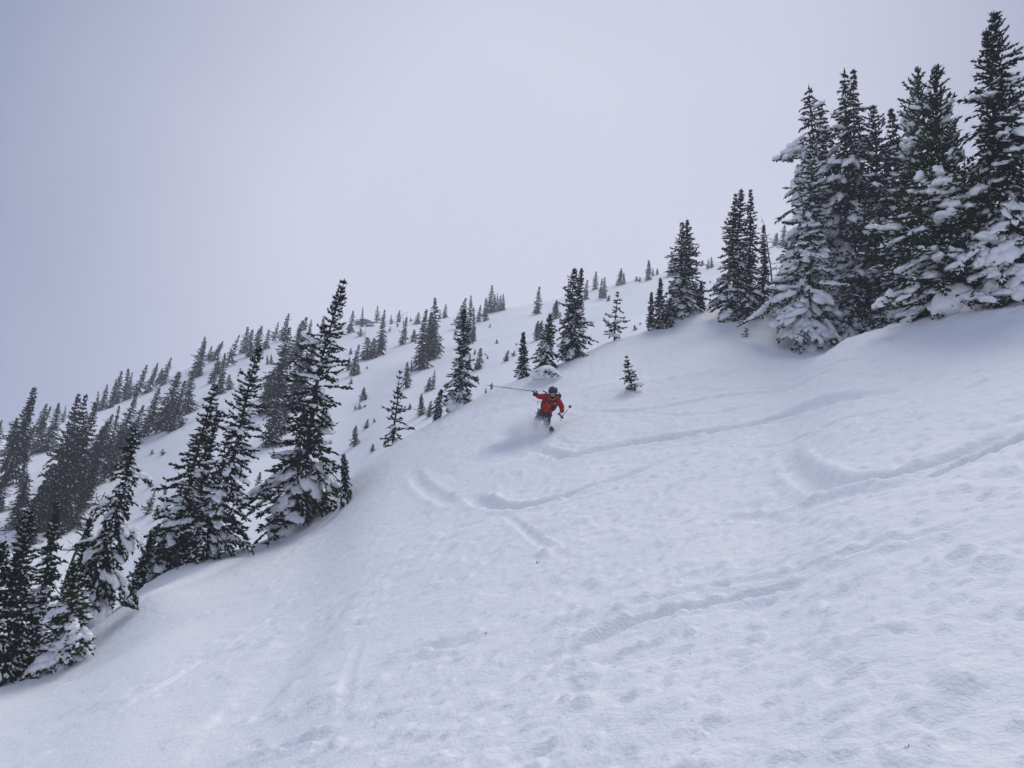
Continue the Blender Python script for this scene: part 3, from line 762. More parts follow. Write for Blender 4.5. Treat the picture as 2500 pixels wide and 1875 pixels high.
# cluster: phrase, group, list of (bx, by, tx, ty, hw px [, material])
FAR = [
 ('hazy grey-green fir', 'in the dark left wood', 'firs of the dark left wood', [
  (10, 1185, 84, 942, 36), (-25, 1130, 5, 1026, 22), (58, 1236, 61, 1094, 18), (78, 1108, 124, 991, 22), (107, 1103, 145, 984, 22), (153, 1020, 161, 989, 7),
  (98, 1258, 194, 962, 42), (131, 1275, 212, 960, 44, 'brown'), (164, 1228, 234, 980, 36), (198, 1185, 252, 1045, 34, 'brown'), (252, 1178, 291, 989, 26), (284, 1100, 333, 961, 26),
  (318, 1085, 351, 989, 20), (346, 1068, 388, 947, 24), (20, 1110, 40, 1020, 22), (205, 1240, 240, 1120, 26), (150, 1300, 165, 1190, 30), (66, 1330, 86, 1215, 32), (40, 1290, 62, 1180, 26), (85, 1300, 110, 1170, 30), (120, 1290, 150, 1120, 30), (180, 1290, 205, 1180, 26),
  (145, 1180, 180, 1040, 26), (175, 1130, 215, 1010, 24), (225, 1150, 262, 1030, 24), (240, 1120, 275, 1010, 22), (55, 1130, 85, 1040, 20), (92, 1060, 115, 985, 16), (-10, 1250, 15, 1150, 28),
  (270, 1150, 300, 1060, 20), (300, 1130, 322, 1030, 20), (215, 1200, 235, 1110, 24)]),
 ('dim fir', 'on the foggy left skyline', 'firs on the left skyline', [
  (305, 966, 314, 899, 11), (314, 962, 323, 908, 9), (332, 966, 359, 890, 13), (359, 960, 386, 885, 12), (384, 940, 397, 899, 10), (396, 941, 419, 872, 13), (477, 922, 500, 822, 20),
  (508, 868, 517, 844, 9), (519, 882, 545, 833, 13), (553, 895, 585, 817, 17), (594, 862, 605, 797, 12), (607, 871, 616, 804, 12), (625, 867, 639, 795, 14), (648, 853, 657, 804, 11),
  (668, 832, 680, 786, 10), (689, 818, 705, 765, 14), (752, 800, 761, 779, 9), (786, 800, 790, 772, 10), (235, 993, 240, 955, 9), (248, 990, 262, 938, 10), (283, 975, 297, 905, 13), (268, 985, 285, 925, 12)]),
 ('grey fir', 'standing free below the left skyline', 'firs below the left skyline', [
  (398, 1052, 440, 908, 30), (420, 1052, 452, 930, 22), (458, 1010, 470, 905, 20), (517, 935, 533, 874, 15), (535, 963, 549, 862, 17), (671, 966, 708, 797, 36), (718, 880, 734, 790, 22), (734, 858, 748, 774, 18),
  (752, 905, 766, 817, 16), (664, 1090, 694, 849, 36, 'brown'), (707, 996, 734, 850, 40), (560, 951, 560, 914, 13), (653, 890, 653, 867, 5), (662, 888, 662, 865, 5), (728, 960, 752, 860, 26), (645, 1010, 668, 905, 24),
  (690, 1060, 705, 960, 22)]),
 ('tiny sapling', 'left of the tallest ridge fir', 'saplings on the left snowfield', [
  (359, 1256, 379, 1197, 14), (370, 1110, 372, 1095, 5), (368, 1190, 369, 1165, 8), (384, 1267, 384, 1233, 9), (397, 1111, 398, 1095, 7), (403, 1208, 404, 1183, 5), (442, 1041, 446, 1021, 8), (582, 919, 583, 910, 3),
  (625, 1211, 635, 1152, 13), (648, 1225, 650, 1195, 7)]),
 ('slim fir', 'left of the snow-plastered spire', 'firs on the middle slope', [
  (854, 813, 863, 758, 9), (883, 768, 886, 748, 5), (880, 821, 880, 800, 10), (896, 878, 898, 823, 20), (912, 872, 913, 825, 16), (928, 866, 939, 755, 16), (920, 776, 922, 745, 9), (860, 916, 877, 840, 11),
  (872, 915, 876, 890, 8), (850, 905, 854, 872, 6), (856, 865, 857, 849, 6), (973, 786, 976, 757, 7), (951, 810, 954, 795, 4), (970, 798, 971, 786, 4), (982, 841, 993, 773, 13), (1008, 834, 1012, 804, 10),
  (1018, 791, 1022, 762, 9), (1029, 902, 1041, 755, 25, 'brown'), (1056, 870, 1062, 727, 20), (1046, 880, 1052, 760, 22), (1085, 777, 1089, 742, 7), (1074, 779, 1074, 762, 4), (1059, 875, 1067, 834, 9),
  (993, 947, 995, 883, 12), (1005, 908, 1005, 878, 5), (1056, 951, 1062, 902, 9), (1044, 955, 1050, 920, 9), (1119, 803, 1138, 727, 17), (1141, 842, 1150, 720, 16), (1157, 834, 1157, 750, 9), (1028, 1014, 1029, 961, 11),
  (1047, 1018, 1053, 978, 10), (1003, 785, 1003, 774, 4), (955, 779, 955, 767, 6)]),
 ('misty fir', 'around the middle skyline', 'firs at the middle skyline', [
  (1168, 786, 1174, 744, 9), (1184, 784, 1187, 727, 12), (1195, 752, 1201, 696, 12), (1207, 749, 1208, 718, 7), (1214, 748, 1214, 715, 7), (1221, 747, 1222, 720, 7), (1229, 746, 1229, 717, 7),
  (1199, 764, 1199, 750, 4), (1311, 767, 1317, 699, 13), (1312, 830, 1314, 783, 11), (1323, 827, 1323, 782, 10), (1358, 778, 1359, 733, 12), (1166, 902, 1174, 849, 12), (1145, 902, 1148, 865, 6), (1159, 866, 1160, 851, 4),
  (1430, 732, 1434, 683, 9), (1453, 707, 1456, 662, 11), (1466, 728, 1470, 679, 7), (1475, 728, 1476, 675, 8), (1484, 736, 1488, 720, 5), (1512, 696, 1517, 655, 10), (1523, 694, 1523, 665, 7), (1582, 672, 1584, 634, 11),
  (1594, 674, 1594, 654, 4), (1605, 671, 1605, 655, 5), (1554, 686, 1554, 674, 6), (1562, 688, 1562, 675, 4), (1640, 661, 1642, 625, 14), (1648, 660, 1650, 628, 12)]),
 ('faint fir', 'on the far right skyline', 'firs at the right skyline', [
  (1700, 650, 1700, 641, 5), (1715, 649, 1715, 635, 6), (1728, 645, 1729, 632, 6), (1737, 642, 1737, 627, 6), (1893, 600, 1897, 568, 12), (1912, 592, 1915, 550, 12)]),
 ('small dark seedling', 'on the middle slope', 'seedlings on the middle slope', [
  (866, 1088, 869, 1038, 12), (856, 938, 859, 923, 5), (892, 976, 889, 944, 7), (882, 980, 884, 953, 8), (878, 999, 878, 984, 6), (893, 1046, 899, 1023, 7), (914, 1031, 913, 1020, 4), (909, 1103, 911, 1083, 8), (868, 1000, 867, 988, 4), (891, 994, 892, 988, 4),
  (1166, 931, 1166, 917, 5), (1190, 876, 1190, 866, 3), (1185, 868, 1184, 860, 3), (1213, 839, 1213, 828, 4), (1186, 960, 1186, 947, 3), (1200, 950, 1201, 934, 4), (1235, 882, 1241, 855, 8), (1253, 870, 1257, 855, 8),
  (1551, 806, 1549, 793, 5), (1563, 793, 1563, 786, 3), (938, 868, 938, 862, 3), (896, 900, 896, 894, 3), (1262, 842, 1258, 838, 5), (1721, 692, 1721, 686, 3), (1734, 690, 1734, 684, 3), (1195, 800, 1198, 789, 3), (1000, 1000, 1001, 985, 6), (1064, 985, 1066, 972, 6)]),
]
rngf = random.Random(4)
nfar = 0
for head, where, grp, lst in FAR:
    for k, t_ in enumerate(sorted(lst, key=lambda q: q[0])):
        bx, by, tx, ty, hwp = t_[:5]; mname = t_[5] if len(t_) > 5 else 'fir'
        base, q, h, mpp = place(bx, by, tx, ty)
        hpx = math.hypot(tx - bx, ty - by)
        label = f'{ORD[k]} {head} from the left {where}'
        small = hpx < 22
        shape = rngf.randrange(8) if not small else rngf.choice([5, 3, 2])
        pr, g, ph, phw = proto(shape, hpx > 90)
        nm = 'fir_tree' if not small else 'fir_sapling'
        sx = hwp * mpp / phw * rngf.uniform(0.95, 1.3); sz = h / ph
        if hpx > 60:
            root = empty(nm, base, q)
            root.scale = (sx, sx, sz)
            key = ('parts', shape, hpx > 90, mname)
            if key not in protos:
                protos[key] = (mesh_np('trunk', *g[0], M['bark'], True), mesh_np('crown', *g[1], M[mname]), mesh_np('snow_load', *g[2], M['snow'], False))
            for n_, m_ in zip(('trunk', 'crown', 'snow_load'), protos[key]): tag(obj(n_, m_, root), kind='stuff' if n_ == 'snow_load' else None)
            rot = Quaternion((0, 0, 1), rngf.uniform(0, 6.28))
            root.rotation_quaternion = q @ rot
        else:
            root = obj(nm, pr[mname]); root.location = base
            root.rotation_mode = 'QUATERNION'; root.rotation_quaternion = q @ Quaternion((0, 0, 1), rngf.uniform(0, 6.28))
            root.scale = (sx, sx, sz)
        tag(root, label, 'sapling' if small else 'fir tree', grp)
        nfar += 1
print('far trees', nfar, round(time.time() - T0, 1), sum(len(m.polygons) for m in bpy.data.meshes))

# ------------------------------------------------------------------ dead trees, twigs, boughs, bush, rock
def snag_geo(h, seed, nb=26, blen=0.22, r=0.05, bentop=0.0, snow=0.3):
    rng = np.random.default_rng(seed)
    zs = np.linspace(-0.1, 1, 14)
    x = bentop * h * np.clip(zs - 0.6, 0, 1) ** 2 * 3 + 0.02 * h * np.sin(zs * 7)
    pts = np.stack([x, 0.015 * h * np.sin(zs * 5 + 1), zs * h], 1)
    parts_t = [tube_np(pts, r * (1 - 0.9 * np.clip(zs, 0, 1)), 7)]
    B, D, L, Rr = [], [], [], []; br = []; sn = []
    for k in range(nb):
        zf = rng.uniform(0.15, 0.97); i = zf * h
        a = rng.uniform(0, 6.28)
        p0 = np.array([np.interp(zf, zs, pts[:, 0]), np.interp(zf, zs, pts[:, 1]), i])
        l = blen * h * (1.1 - 0.7 * zf) * rng.uniform(0.4, 1.1)
        q = np.array([p0 + np.array([math.cos(a), math.sin(a), 0]) * l * s + np.array([0, 0, l * (0.25 * s - 0.5 * s * s + 0.6 * s ** 4)]) for s in np.linspace(0, 1, 5)])
        br.append(tube_np(q, r * 0.22 * np.array([1, .8, .6, .4, .2]) + 0.003, 4))
        for j in range(5):
            s_ = rng.integers(1, 5); d_ = (q[s_] - q[s_ - 1]); d_ /= np.linalg.norm(d_)
            d_ = d_ + rng.normal(0, 0.6, 3); d_ /= np.linalg.norm(d_)
            B.append(q[s_]); D.append(d_); L.append(l * rng.uniform(0.15, 0.35)); Rr.append(0.006 + 0.003 * h / 5)
        if rng.random() < snow:
            sn.append((q[2] + [0, 0, 0.02], a))
    br.append(spindle_batch(np.array(B), np.array(D), np.array(L), np.array(Rr), rng, 1))
    n = len(sn)
    sg = blob_batch(np.array([s[0] for s in sn]).reshape(-1, 3), np.full(n, .05 * h / 3), np.full(n, .02 * h / 3), np.full(n, .02 * h / 3), np.array([s[1] for s in sn]), np.zeros(n), rng, 1) if n else (np.zeros((0, 3)), np.zeros((0, 3), int))
    return join(parts_t), join(br), sg

SNAGS = [
 (203, 1332, 250, 1199, 25.0, 'dead_tree', dict(nb=40, blen=.17, r=.10, seed=1), 'leaning dead tree with a thick grey bare trunk behind the drooping fir'),
 (1884, 700, 1872, 526, 35.0, 'dead_tree', dict(nb=30, blen=.16, r=.05, bentop=-.18, seed=2), 'bare snag with a hooked top right of the pair of tall firs'),
 (984, 792, 985, 762, None, 'dead_tree', dict(nb=16, blen=.18, r=.06, seed=3), 'left of two bare grey snags on the foggy middle skyline'),
 (991, 790, 993, 762, None, 'dead_tree', dict(nb=16, blen=.18, r=.06, seed=4), 'right of two bare grey snags on the foggy middle skyline'),
 (890, 830, 893, 800, None, 'dead_tree', dict(nb=14, blen=.15, r=.05, seed=5), 'thin bare spike rising above a grey fir near the rock outcrop'),
 (1121, 782, 1116, 757, None, 'dead_tree', dict(nb=12, blen=.22, r=.05, seed=6), 'bare leaning stick left of the snow-plastered spire top'),
 (20, 1330, -5, 1270, 21.0, 'dead_branch', dict(nb=16, blen=.22, r=.04, seed=7), 'bare grey branches at the left edge over the lowest fir'),
 (438, 1372, 432, 1340, 20.5, 'dead_branch', dict(nb=10, blen=.28, r=.014, seed=8), 'bare twiggy shoot in the snow below the three leaning firs'),
 (943, 1172, 947, 1146, 22.0, 'twig', dict(nb=7, blen=.3, r=.02, seed=9), 'short dark twig poking from the ridge right of the tallest ridge fir'),
]
for px, py, tx, ty, d, nm, kw, label in SNAGS:
    base, q, h, mpp = place(px, py, tx, ty, d)
    t_, b_, s_ = snag_geo(h, **kw)
    root = empty(nm, base, q); tag(root, label, nm.replace('_', ' '))
    obj('trunk' if 'tree' in nm else 'stem', mesh_np('trunk', *t_, M['dead'], True), root)
    obj('branches', mesh_np('branches', *b_, M['dead'], False), root)
    if len(s_[0]): tag(obj('snow_load', mesh_np('snow_load', *s_, M['snow'], True), root), kind='stuff')

TWIGS = [(2216, 1826, .05, 'dark twig tip in the snow near the lower right corner, left of two'), (2270, 1824, .04, 'dark twig tip in the snow near the lower right corner, right of two'),
         (1187, 1548, .07, 'tiny dark twig alone in the snow low in the middle'), (1422, 1614, .04, 'hair-thin twig by the short ski trench low in the middle'),
         (1685, 1596, .04, 'hair-thin twig in the chunky snow right of the short ski trench'), (1312, 1376, .12, 'little branching twig in a hollow below the long ski trench'),
         (765, 1695 - 160, .03, 'speck of a twig on the scuffed track'), (1615, 905, .06, 'short stalk on the slope right of the lone sapling')]
for k, (px, py, L, label) in enumerate(TWIGS):
    h = hit(px, py, 1.5, 60, Z)
    if h is None: continue
    rng = np.random.default_rng(k)
    n = 5
    D = rng.normal(0, 0.5, (n, 3)); D[:, 2] = np.abs(D[:, 2]) + 0.5; D /= np.linalg.norm(D, axis=1, keepdims=True)
    v, f = spindle_batch(np.tile([[0, 0, -0.01]], (n, 1)), D, rng.uniform(.5, 1, n) * L * .6, np.full(n, max(0.002, L * 0.04)), rng, 1)
    o = obj('twig', mesh_np('twig', v, f, M['bark'])); o.location = h[0]
    tag(o, label, 'twig')

def spray_bough(base, dirs, n, length, seed, mt, label, name='fir_bough', tw=0.8):
    rng = np.random.default_rng(seed)
    root = empty(name, base); tag(root, label, 'bough' if name == 'fir_bough' else 'bush')
    B, D, L, Rr, SBb, SDd, SLl, SRr = [], [], [], [], [], [], [], []
    st = []
    for k in range(n):
        d0 = np.array(dirs) + rng.normal(0, 0.38, 3); d0 /= np.linalg.norm(d0)
        l = length * rng.uniform(0.6, 1.1)
        q = np.array([d0 * l * s + np.array([0, 0, -0.12 * l * s * s]) for s in np.linspace(0, 1, 7)])
        st.append(tube_np(q, 0.012 * (1 - 0.8 * np.linspace(0, 1, 7)) * tw, 4))
        for s in rng.uniform(0.15, 1, 26):
            i = min(int(s * 6), 5); p = q[i] + (q[i + 1] - q[i]) * (s * 6 - i)
            dd = d0 + np.cross(d0, [0, 0, 1]) * rng.choice([-1, 1]) * rng.uniform(0.3, 1.0) + rng.normal(0, 0.15, 3); dd /= np.linalg.norm(dd)
            B.append(p); D.append(dd); L.append(rng.uniform(0.10, 0.20) * tw); Rr.append(0.020 * tw)
            if rng.random() < 0.35: SBb.append(p + [0, 0, 0.02]); SDd.append(dd); SLl.append(0.1 * tw); SRr.append(0.024 * tw)
    obj('stem', mesh_np('stem', *join(st), M['bark'], True), root)
    obj('foliage', mesh_np('foliage', *spindle_batch(np.array(B), np.array(D), np.array(L), np.array(Rr), rng, 4), M[mt]), root)
    if SBb: tag(obj('snow_load', mesh_np('snow_load', *spindle_batch(np.array(SBb), np.array(SDd), np.array(SLl), np.array(SRr), rng, 0), M['snow'], True), root), kind='stuff')
    return root

h = hit(335, 1500, 5, 60, Z)
rt = spray_bough(h[0] + np.array([0, 0, 0.08]), (-0.75, -0.2, 0.62), 6, 0.50, 5, 'green', 'broken fir bough sticking out of the snow right of the small green fir', tw=0.9)

def snow_bush(px, py, d, w, hgt, seed, label, mt='green'):
    hh_ = hit(px, py, 5, 60, Z)
    if hh_ is not None and abs(hh_[1] - d) < 6: d = hh_[1]
    az, t = azt(px, py); base = np.array([d * math.sin(az), d * math.cos(az), 0]); base[2] = ground(base[0], base[1])
    rng = np.random.default_rng(seed)
    root = empty('snow_capped_bush', base); tag(root, label, 'bush')
    n = 60
    a = rng.normal(-1.2, 0.75, n); rr = w * rng.uniform(0.45, 1.02, n)
    B = np.stack([np.cos(a) * rr * 0.9, np.sin(a) * rr * 0.9, hgt * rng.uniform(0.0, 0.30, n)], 1)
    D = np.stack([np.cos(a), np.sin(a), rng.normal(-0.15, 0.25, n)], 1); D /= np.linalg.norm(D, axis=1, keepdims=True)
    obj('foliage', mesh_np('foliage', *spindle_batch(B, D, rng.uniform(0.07, 0.15, n), np.full(n, 0.022), rng, 4), M[mt]), root)
    cap = blob_batch(np.array([[0, 0.1 * w, hgt * 0.30], [w * 0.5, 0.1 * w, hgt * 0.10], [-w * 0.45, 0.1, hgt * 0.12]]), np.array([w * .9, w * .65, w * .65]), np.array([w * .85, w * .65, w * .65]),
                     np.array([hgt * .65, hgt * .55, hgt * .55]), np.zeros(3), np.zeros(3), rng, 3, 0.07)
    obj('snow_cap', mesh_np('snow_cap', *cap, M['snow'], True), root)
snow_bush(2342, 764, 20.6, 0.60, 0.90, 3, 'big smooth snow dome over a buried bush at the foot of the feathery firs')
snow_bush(1333, 925, 25.4, 0.52, 0.50, 4, 'rounded snow mound with dark sprigs under the bushy green fir above the skier')

def rock(px, py, w, hgt, seed, label):
    h = hit(px, py, 40, 300, Z) or hit(px, py + 14, 40, 300, Z) or hit(px, py + 30, 40, 300, Z)
    rng = np.random.default_rng(seed)
    v, f = ICO[3]; v = v.copy()
    for k in range(9):
        nrm = rng.normal(0, 1, 3); nrm /= np.linalg.norm(nrm); lim = rng.uniform(0.45, 0.8)
        dd = v @ nrm; v -= np.maximum(dd - lim, 0)[:, None] * nrm
    v = v * [w, w * 0.7, hgt]
    root = empty('rock_outcrop', h[0]); tag(root, label, 'rock')
    obj('stone', mesh_np('stone', v, f, M['rock']), root)
    c = v[v[:, 2] > hgt * 0.25]
    cap = blob_batch(np.array([[0, w * .3, hgt * .42]]), np.array([w * .95]), np.array([w * .8]), np.array([hgt * .5]), np.zeros(1), np.zeros(1), rng, 3, 0.1)
    obj('snow_cap', mesh_np('snow_cap', *cap, M['snow'], True), root)
rock(888, 792, 1.9, 1.0, 1, 'dark rock outcrop with a snow cap on the slope below the foggy skyline')
rock(905, 783, 0.9, 0.5, 2, 'smaller rock just right of the dark snow-capped outcrop')

# ------------------------------------------------------------------ skier
M['jacket'] = mat('red_jacket', (0.33, 0.008, 0.012), 0.65, 0.2, (5.0, (0.43, 0.020, 0.010)), [(14.0, 0.6, 0.03)])
M['jacket2'] = mat('crimson_panel', (0.24, 0.006, 0.035), 0.6, 0.3, None, [(14.0, 0.6, 0.03)])
M['pants'] = mat('grey_ski_trousers', (0.030, 0.031, 0.042), 0.75, 0.2, (6.0, (0.05, 0.052, 0.066)), [(12.0, 0.6, 0.03)])
M['black'] = mat('black_fabric', (0.012, 0.012, 0.015), 0.7, 0.3)
M['helmet'] = mat('dark_helmet', (0.030, 0.032, 0.045), 0.4, 0.5)
M['lens'] = mat('goggle_lens', (0.30, 0.26, 0.26), 0.15, 0.8)
M['skin'] = mat('skin', (0.45, 0.24, 0.17), 0.6, 0.3)
M['yellow'] = mat('yellow_hood_lining', (0.36, 0.20, 0.04), 0.8, 0.2)
M['white'] = mat('white_leather', (0.62, 0.62, 0.62), 0.6, 0.3)
M['ski'] = mat('dark_ski', (0.015, 0.017, 0.030), 0.3, 0.5)
M['pole'] = mat('dark_pole', (0.02, 0.02, 0.028), 0.35, 0.5)
M['grey'] = mat('grey_print', (0.25, 0.25, 0.28), 0.5, 0.4)
hs = hit(1345, 1052, 5, 60, Z)
print('skier distance', hs[1])
SO = hs[0]; DS = float(SO @ fwd)
KZ = DS / FPX / 5.926            # metres per pixel of the enlarged crop
YB = [0.35]
def L_(X, Y, y=0.0): return Vector(((X - 1157) * KZ, y + YB[0], -(Y - 1185) * KZ))
SQ = Matrix(((crt[0], fwd[0], cup[0]), (crt[1], fwd[1], cup[1]), (crt[2], fwd[2], cup[2]))).to_quaternion()

def skin_mesh(name, verts, edges, radii, m, parent, sub=2, root=0):
    me = bpy.data.meshes.new(name); me.from_pydata([tuple(v) for v in verts], edges, []); me.update()
    o = bpy.data.objects.new(name + '_tmp', me); COL.objects.link(o)
    sk = o.modifiers.new('s', 'SKIN'); sk.use_smooth_shade = True
    for i, r in enumerate(radii):
        v = me.skin_vertices[0].data[i]
        v.radius = (r, r) if not isinstance(r, (tuple, list)) else r
        v.use_root = (i == root)
    ss = o.modifiers.new('u', 'SUBSURF'); ss.levels = sub; ss.render_levels = sub
    dg = bpy.context.evaluated_depsgraph_get()
    me2 = bpy.data.meshes.new_from_object(o.evaluated_get(dg)); me2.name = name
    me2.materials.clear(); me2.materials.append(m)
    bpy.data.objects.remove(o)
    for p in me2.polygons: p.use_smooth = True
    return obj(name, me2, parent)

def tube_obj(name, pts, rads, m, parent, sides=8):
    v, f = tube_np([tuple(p) for p in pts], rads, sides)
    return obj(name, mesh_np(name, v, f, m, True), parent)

def ell(name, c, r, m, parent, rot=None, sub=3, fn=None):
    v, f = ICO[sub]; v = v * np.array(r)
    if fn: v = fn(v)
    if rot is not None:
        Rm = np.array(rot.to_matrix()); v = v @ Rm.T
    o = obj(name, mesh_np(name, v + np.array(c), f, m, True), parent); return o

sk = empty('person', SO, SQ)
tag(sk, 'skier in a red jacket and dark helmet carving through powder with one arm flung out', 'person')
# joints (pixels of the enlarged crop, depth in metres: negative = towards the camera)
J = dict(pel=L_(1075, 955, .12), sp1=L_(1105, 870, .06), che=L_(1160, 775, .0), nec=L_(1186, 700, -.02), hea=L_(1195, 640, -.06), top=L_(1197, 585, -.06),
         rs=L_(1075, 690, .02), re=L_(962, 688, -.02), rw=L_(938, 640, -.10),
         ls=L_(1268, 745, -.02), le=L_(1332, 850, .05), lw=L_(1322, 935, -.16),
         rh=L_(1025, 965, .10), rk=L_(945, 1060, -.26), ra=L_(945, 1195, .10),
         lh=L_(1110, 975, .08), lk=L_(1105, 1060, -.30), la=L_(1075, 1180, .05))
def chain(names): return [J[n] for n in names]
bv = ['pel', 'sp1', 'che', 'nec', 'hea', 'top', 'rs', 're', 'rw', 'ls', 'le', 'lw', 'rh', 'rk', 'ra', 'lh', 'lk', 'la']
be = [(0, 1), (1, 2), (2, 3), (3, 4), (4, 5), (2, 6), (6, 7), (7, 8), (2, 9), (9, 10), (10, 11), (0, 12), (12, 13), (13, 14), (0, 15), (15, 16), (16, 17)]
br_ = [.13, .12, .13, .055, .085, .075, .06, .042, .03, .06, .042, .03, .09, .06, .045, .09, .06, .045]
skin_mesh('body', [J[n] for n in bv], be, br_, M['skin'], sk, 2)
# jacket: torso and sleeves
jm = [J['pel'] + Vector((.02, -.01, -.02)), J['sp1'] + Vector((0, -.02, 0)), J['che'], L_(1180, 722, 0), J['rs'], (J['rs'] + J['re']) / 2 + Vector((0, 0, -.01)), J['re'], J['rw'] + Vector((.01, 0, -.005)),
      J['ls'], (J['ls'] + J['le']) / 2, J['le'], J['lw'] + Vector((0, 0, .02))]
skin_mesh('jacket', jm, [(0, 1), (1, 2), (2, 3), (2, 4), (4, 5), (5, 6), (6, 7), (2, 8), (8, 9), (9, 10), (10, 11)],
          [(.185, .17), (.195, .17), (.195, .165), (.115, .11), .105, .088, .076, .066, .108, .092, .082, .066], M['jacket'], sk, 2)
hem = [L_(940 + 245 * s, 935 + 45 * s + 14 * math.sin(s * 3.1), .12 - .24 * math.sin(s * 3.14)) for s in np.linspace(0, 1, 12)]
tube_obj('waist_strap', hem, [.014] * 12, M['black'], sk)
tube_obj('hip_belt', [L_(968 + 215 * s, 868 + 100 * s, .06 - .25 * math.sin(s * 3.0 + .05)) for s in np.linspace(0, 1, 12)], [.013] * 12, M['black'], sk)
skin_mesh('trousers', [J['pel'] + Vector((0, 0, -.02)), J['rh'], J['rk'], J['ra'], J['lh'], J['lk'], J['la']], [(0, 1), (1, 2), (2, 3), (0, 4), (4, 5), (5, 6)],
          [.15, .135, .105, .085, .135, .105, .085], M['pants'], sk, 2)
# hood lining round the neck, face, goggles, helmet
hc = L_(1195, 605, -.07)
nk = [L_(1190 + 66 * math.sin(a), 690 + 44 * -math.cos(a) * 1.0, -.12 - .05 * -math.cos(a)) for a in np.linspace(0.9, 2 * math.pi - 0.9, 18)]
tube_obj('hood_lining', nk, [.012] * 18, M['yellow'], sk)
tube_obj('neck_gaiter', [L_(1188, 730, -.06), L_(1190, 700, -.07), L_(1192, 672, -.085)], [.085, .078, .07], M['black'], sk, 12)
ell('face', L_(1190, 655, -.10), (.078, .085, .095), M['skin'], sk)
ell('nose', L_(1188, 668, -.195), (.013, .018, .018), M['skin'], sk, sub=2)
ell('mouth', L_(1188, 690, -.172), (.028, .012, .009), mat('lips', (0.28, 0.10, 0.08), 0.6), sk, sub=2)
def hfn(v):
    v = v.copy(); lo = v[:, 2] < -0.035; v[lo, 2] = -0.035 + (v[lo, 2] + 0.035) * 0.55
    fr = (v[:, 1] < 0) & (v[:, 2] < -0.03); v[fr, 1] *= 0.75
    return v
he = ell('helmet', hc, (.137, .150, .128), M['helmet'], sk, fn=hfn)
for k in range(5):
    a = -1.0 + k * 0.5
    p0 = hc + Vector((math.sin(a) * .09, -.10, .075)); 
    ell('vent', (math.sin(a) * .085 + hc.x, hc.y - .105 + .02 * abs(a), hc.z + .078), (.009, .02, .012), M['black'], he, sub=1)
tube_obj('brim', [Vector((hc.x + .115 * math.sin(a), hc.y - .13 * math.cos(a), hc.z - .045)) for a in np.linspace(-1.2, 1.2, 10)], [.010] * 10, M['black'], he)
gog = ell('goggles', L_(1186, 655, -.165), (.085, .040, .040), M['black'], sk)
ell('lens', L_(1186, 655, -.182), (.073, .034, .029), M['lens'], gog)
tube_obj('goggle_strap', [Vector((hc.x + .140 * math.sin(a), hc.y - .145 * math.cos(a), hc.z - .050)) for a in np.linspace(1.0, 2 * math.pi - 1.0, 18)], [.013] * 18, M['black'], gog)
# harness straps
for pts in ([(1105, 690, -.15), (1085, 745, -.19), (1050, 790, -.18), (1030, 835, -.10)], [(1268, 705, -.12), (1225, 765, -.18), (1205, 830, -.19), (1195, 885, -.14)],
            [(1120, 745, -.185), (1150, 790, -.2), (1180, 850, -.19), (1200, 900, -.13)], [(1145, 765, -.19), (1190, 770, -.195), (1245, 760, -.16)]):
    P_ = [L_(*p) for p in pts]
    q = chaikin([np.array(p) for p in P_], 2)
    tube_obj('harness_strap', [Vector(p) for p in q], [.017] * len(q), M['black'], sk)
ell('radio', L_(1215, 790, -.195), (.016, .012, .03), M['grey'], sk, sub=2)
# gloves with fingers round the pole grips
def glove(c, axis, back, side, name='glove'):
    axis, back = Vector(axis).normalized(), Vector(back).normalized()
    sd = axis.cross(back).normalized()
    g = empty_child(name, sk)
    palm = [c - back * .015 - axis * .0 + sd * .0, c + sd * .035, c - sd * .035, c + back * .0 - sd * .085]
    skin_mesh('palm', [c - sd * .09, c - sd * .04, c + sd * .012], [(0, 1), (1, 2)], [(.045, .045), (.043, .040), (.040, .036)], M['black'], g, 2)
    for k in range(4):
        o_ = axis * (.034 - .023 * k); l = (.9, 1.0, .95, .78)[k]
        pts = [c + o_ + sd * .005, c + o_ + sd * .042 * l - back * .012, c + o_ + sd * .052 * l - back * .042, c + o_ + sd * .022 * l - back * .056, c + o_ - sd * .006 - back * .045]
        skin_mesh('finger', pts, [(i, i + 1) for i in range(4)], [.0135, .013, .012, .0115, .010], M['black'], g, 1)
    th = [c + axis * .02 - sd * .03, c + axis * .050 - sd * .005 - back * .02, c + axis * .045 + sd * .022 - back * .042]
    skin_mesh('thumb', th, [(0, 1), (1, 2)], [.016, .014, .012], M['black'], g, 1)
    pt = skin_mesh('back_panel', [c - sd * .060 + back * .030, c - sd * .004 + back * .036], [(0, 1)], [(.036, .034), (.034, .030)], M['white'], g, 2)
    skin_mesh('cuff', [c - sd * .15, c - sd * .085], [(0, 1)], [.058, .050], M['black'], g, 2)
def empty_child(name, parent):
    o = bpy.data.objects.new(name, None); COL.objects.link(o); o.parent = parent; return o
gr = L_(930, 618, -.13)
tipA = L_(225, 527, .10)
dirA = (tipA - gr).normalized()
glove(gr, dirA, Vector((.1, -.8, .55)), 1)
gl = L_(1322, 985, -.20)
tipB = L_(1484, 830, .55)
dirB = (tipB - gl).normalized()
glove(gl, dirB, Vector((.2, -.9, .2)), -1)

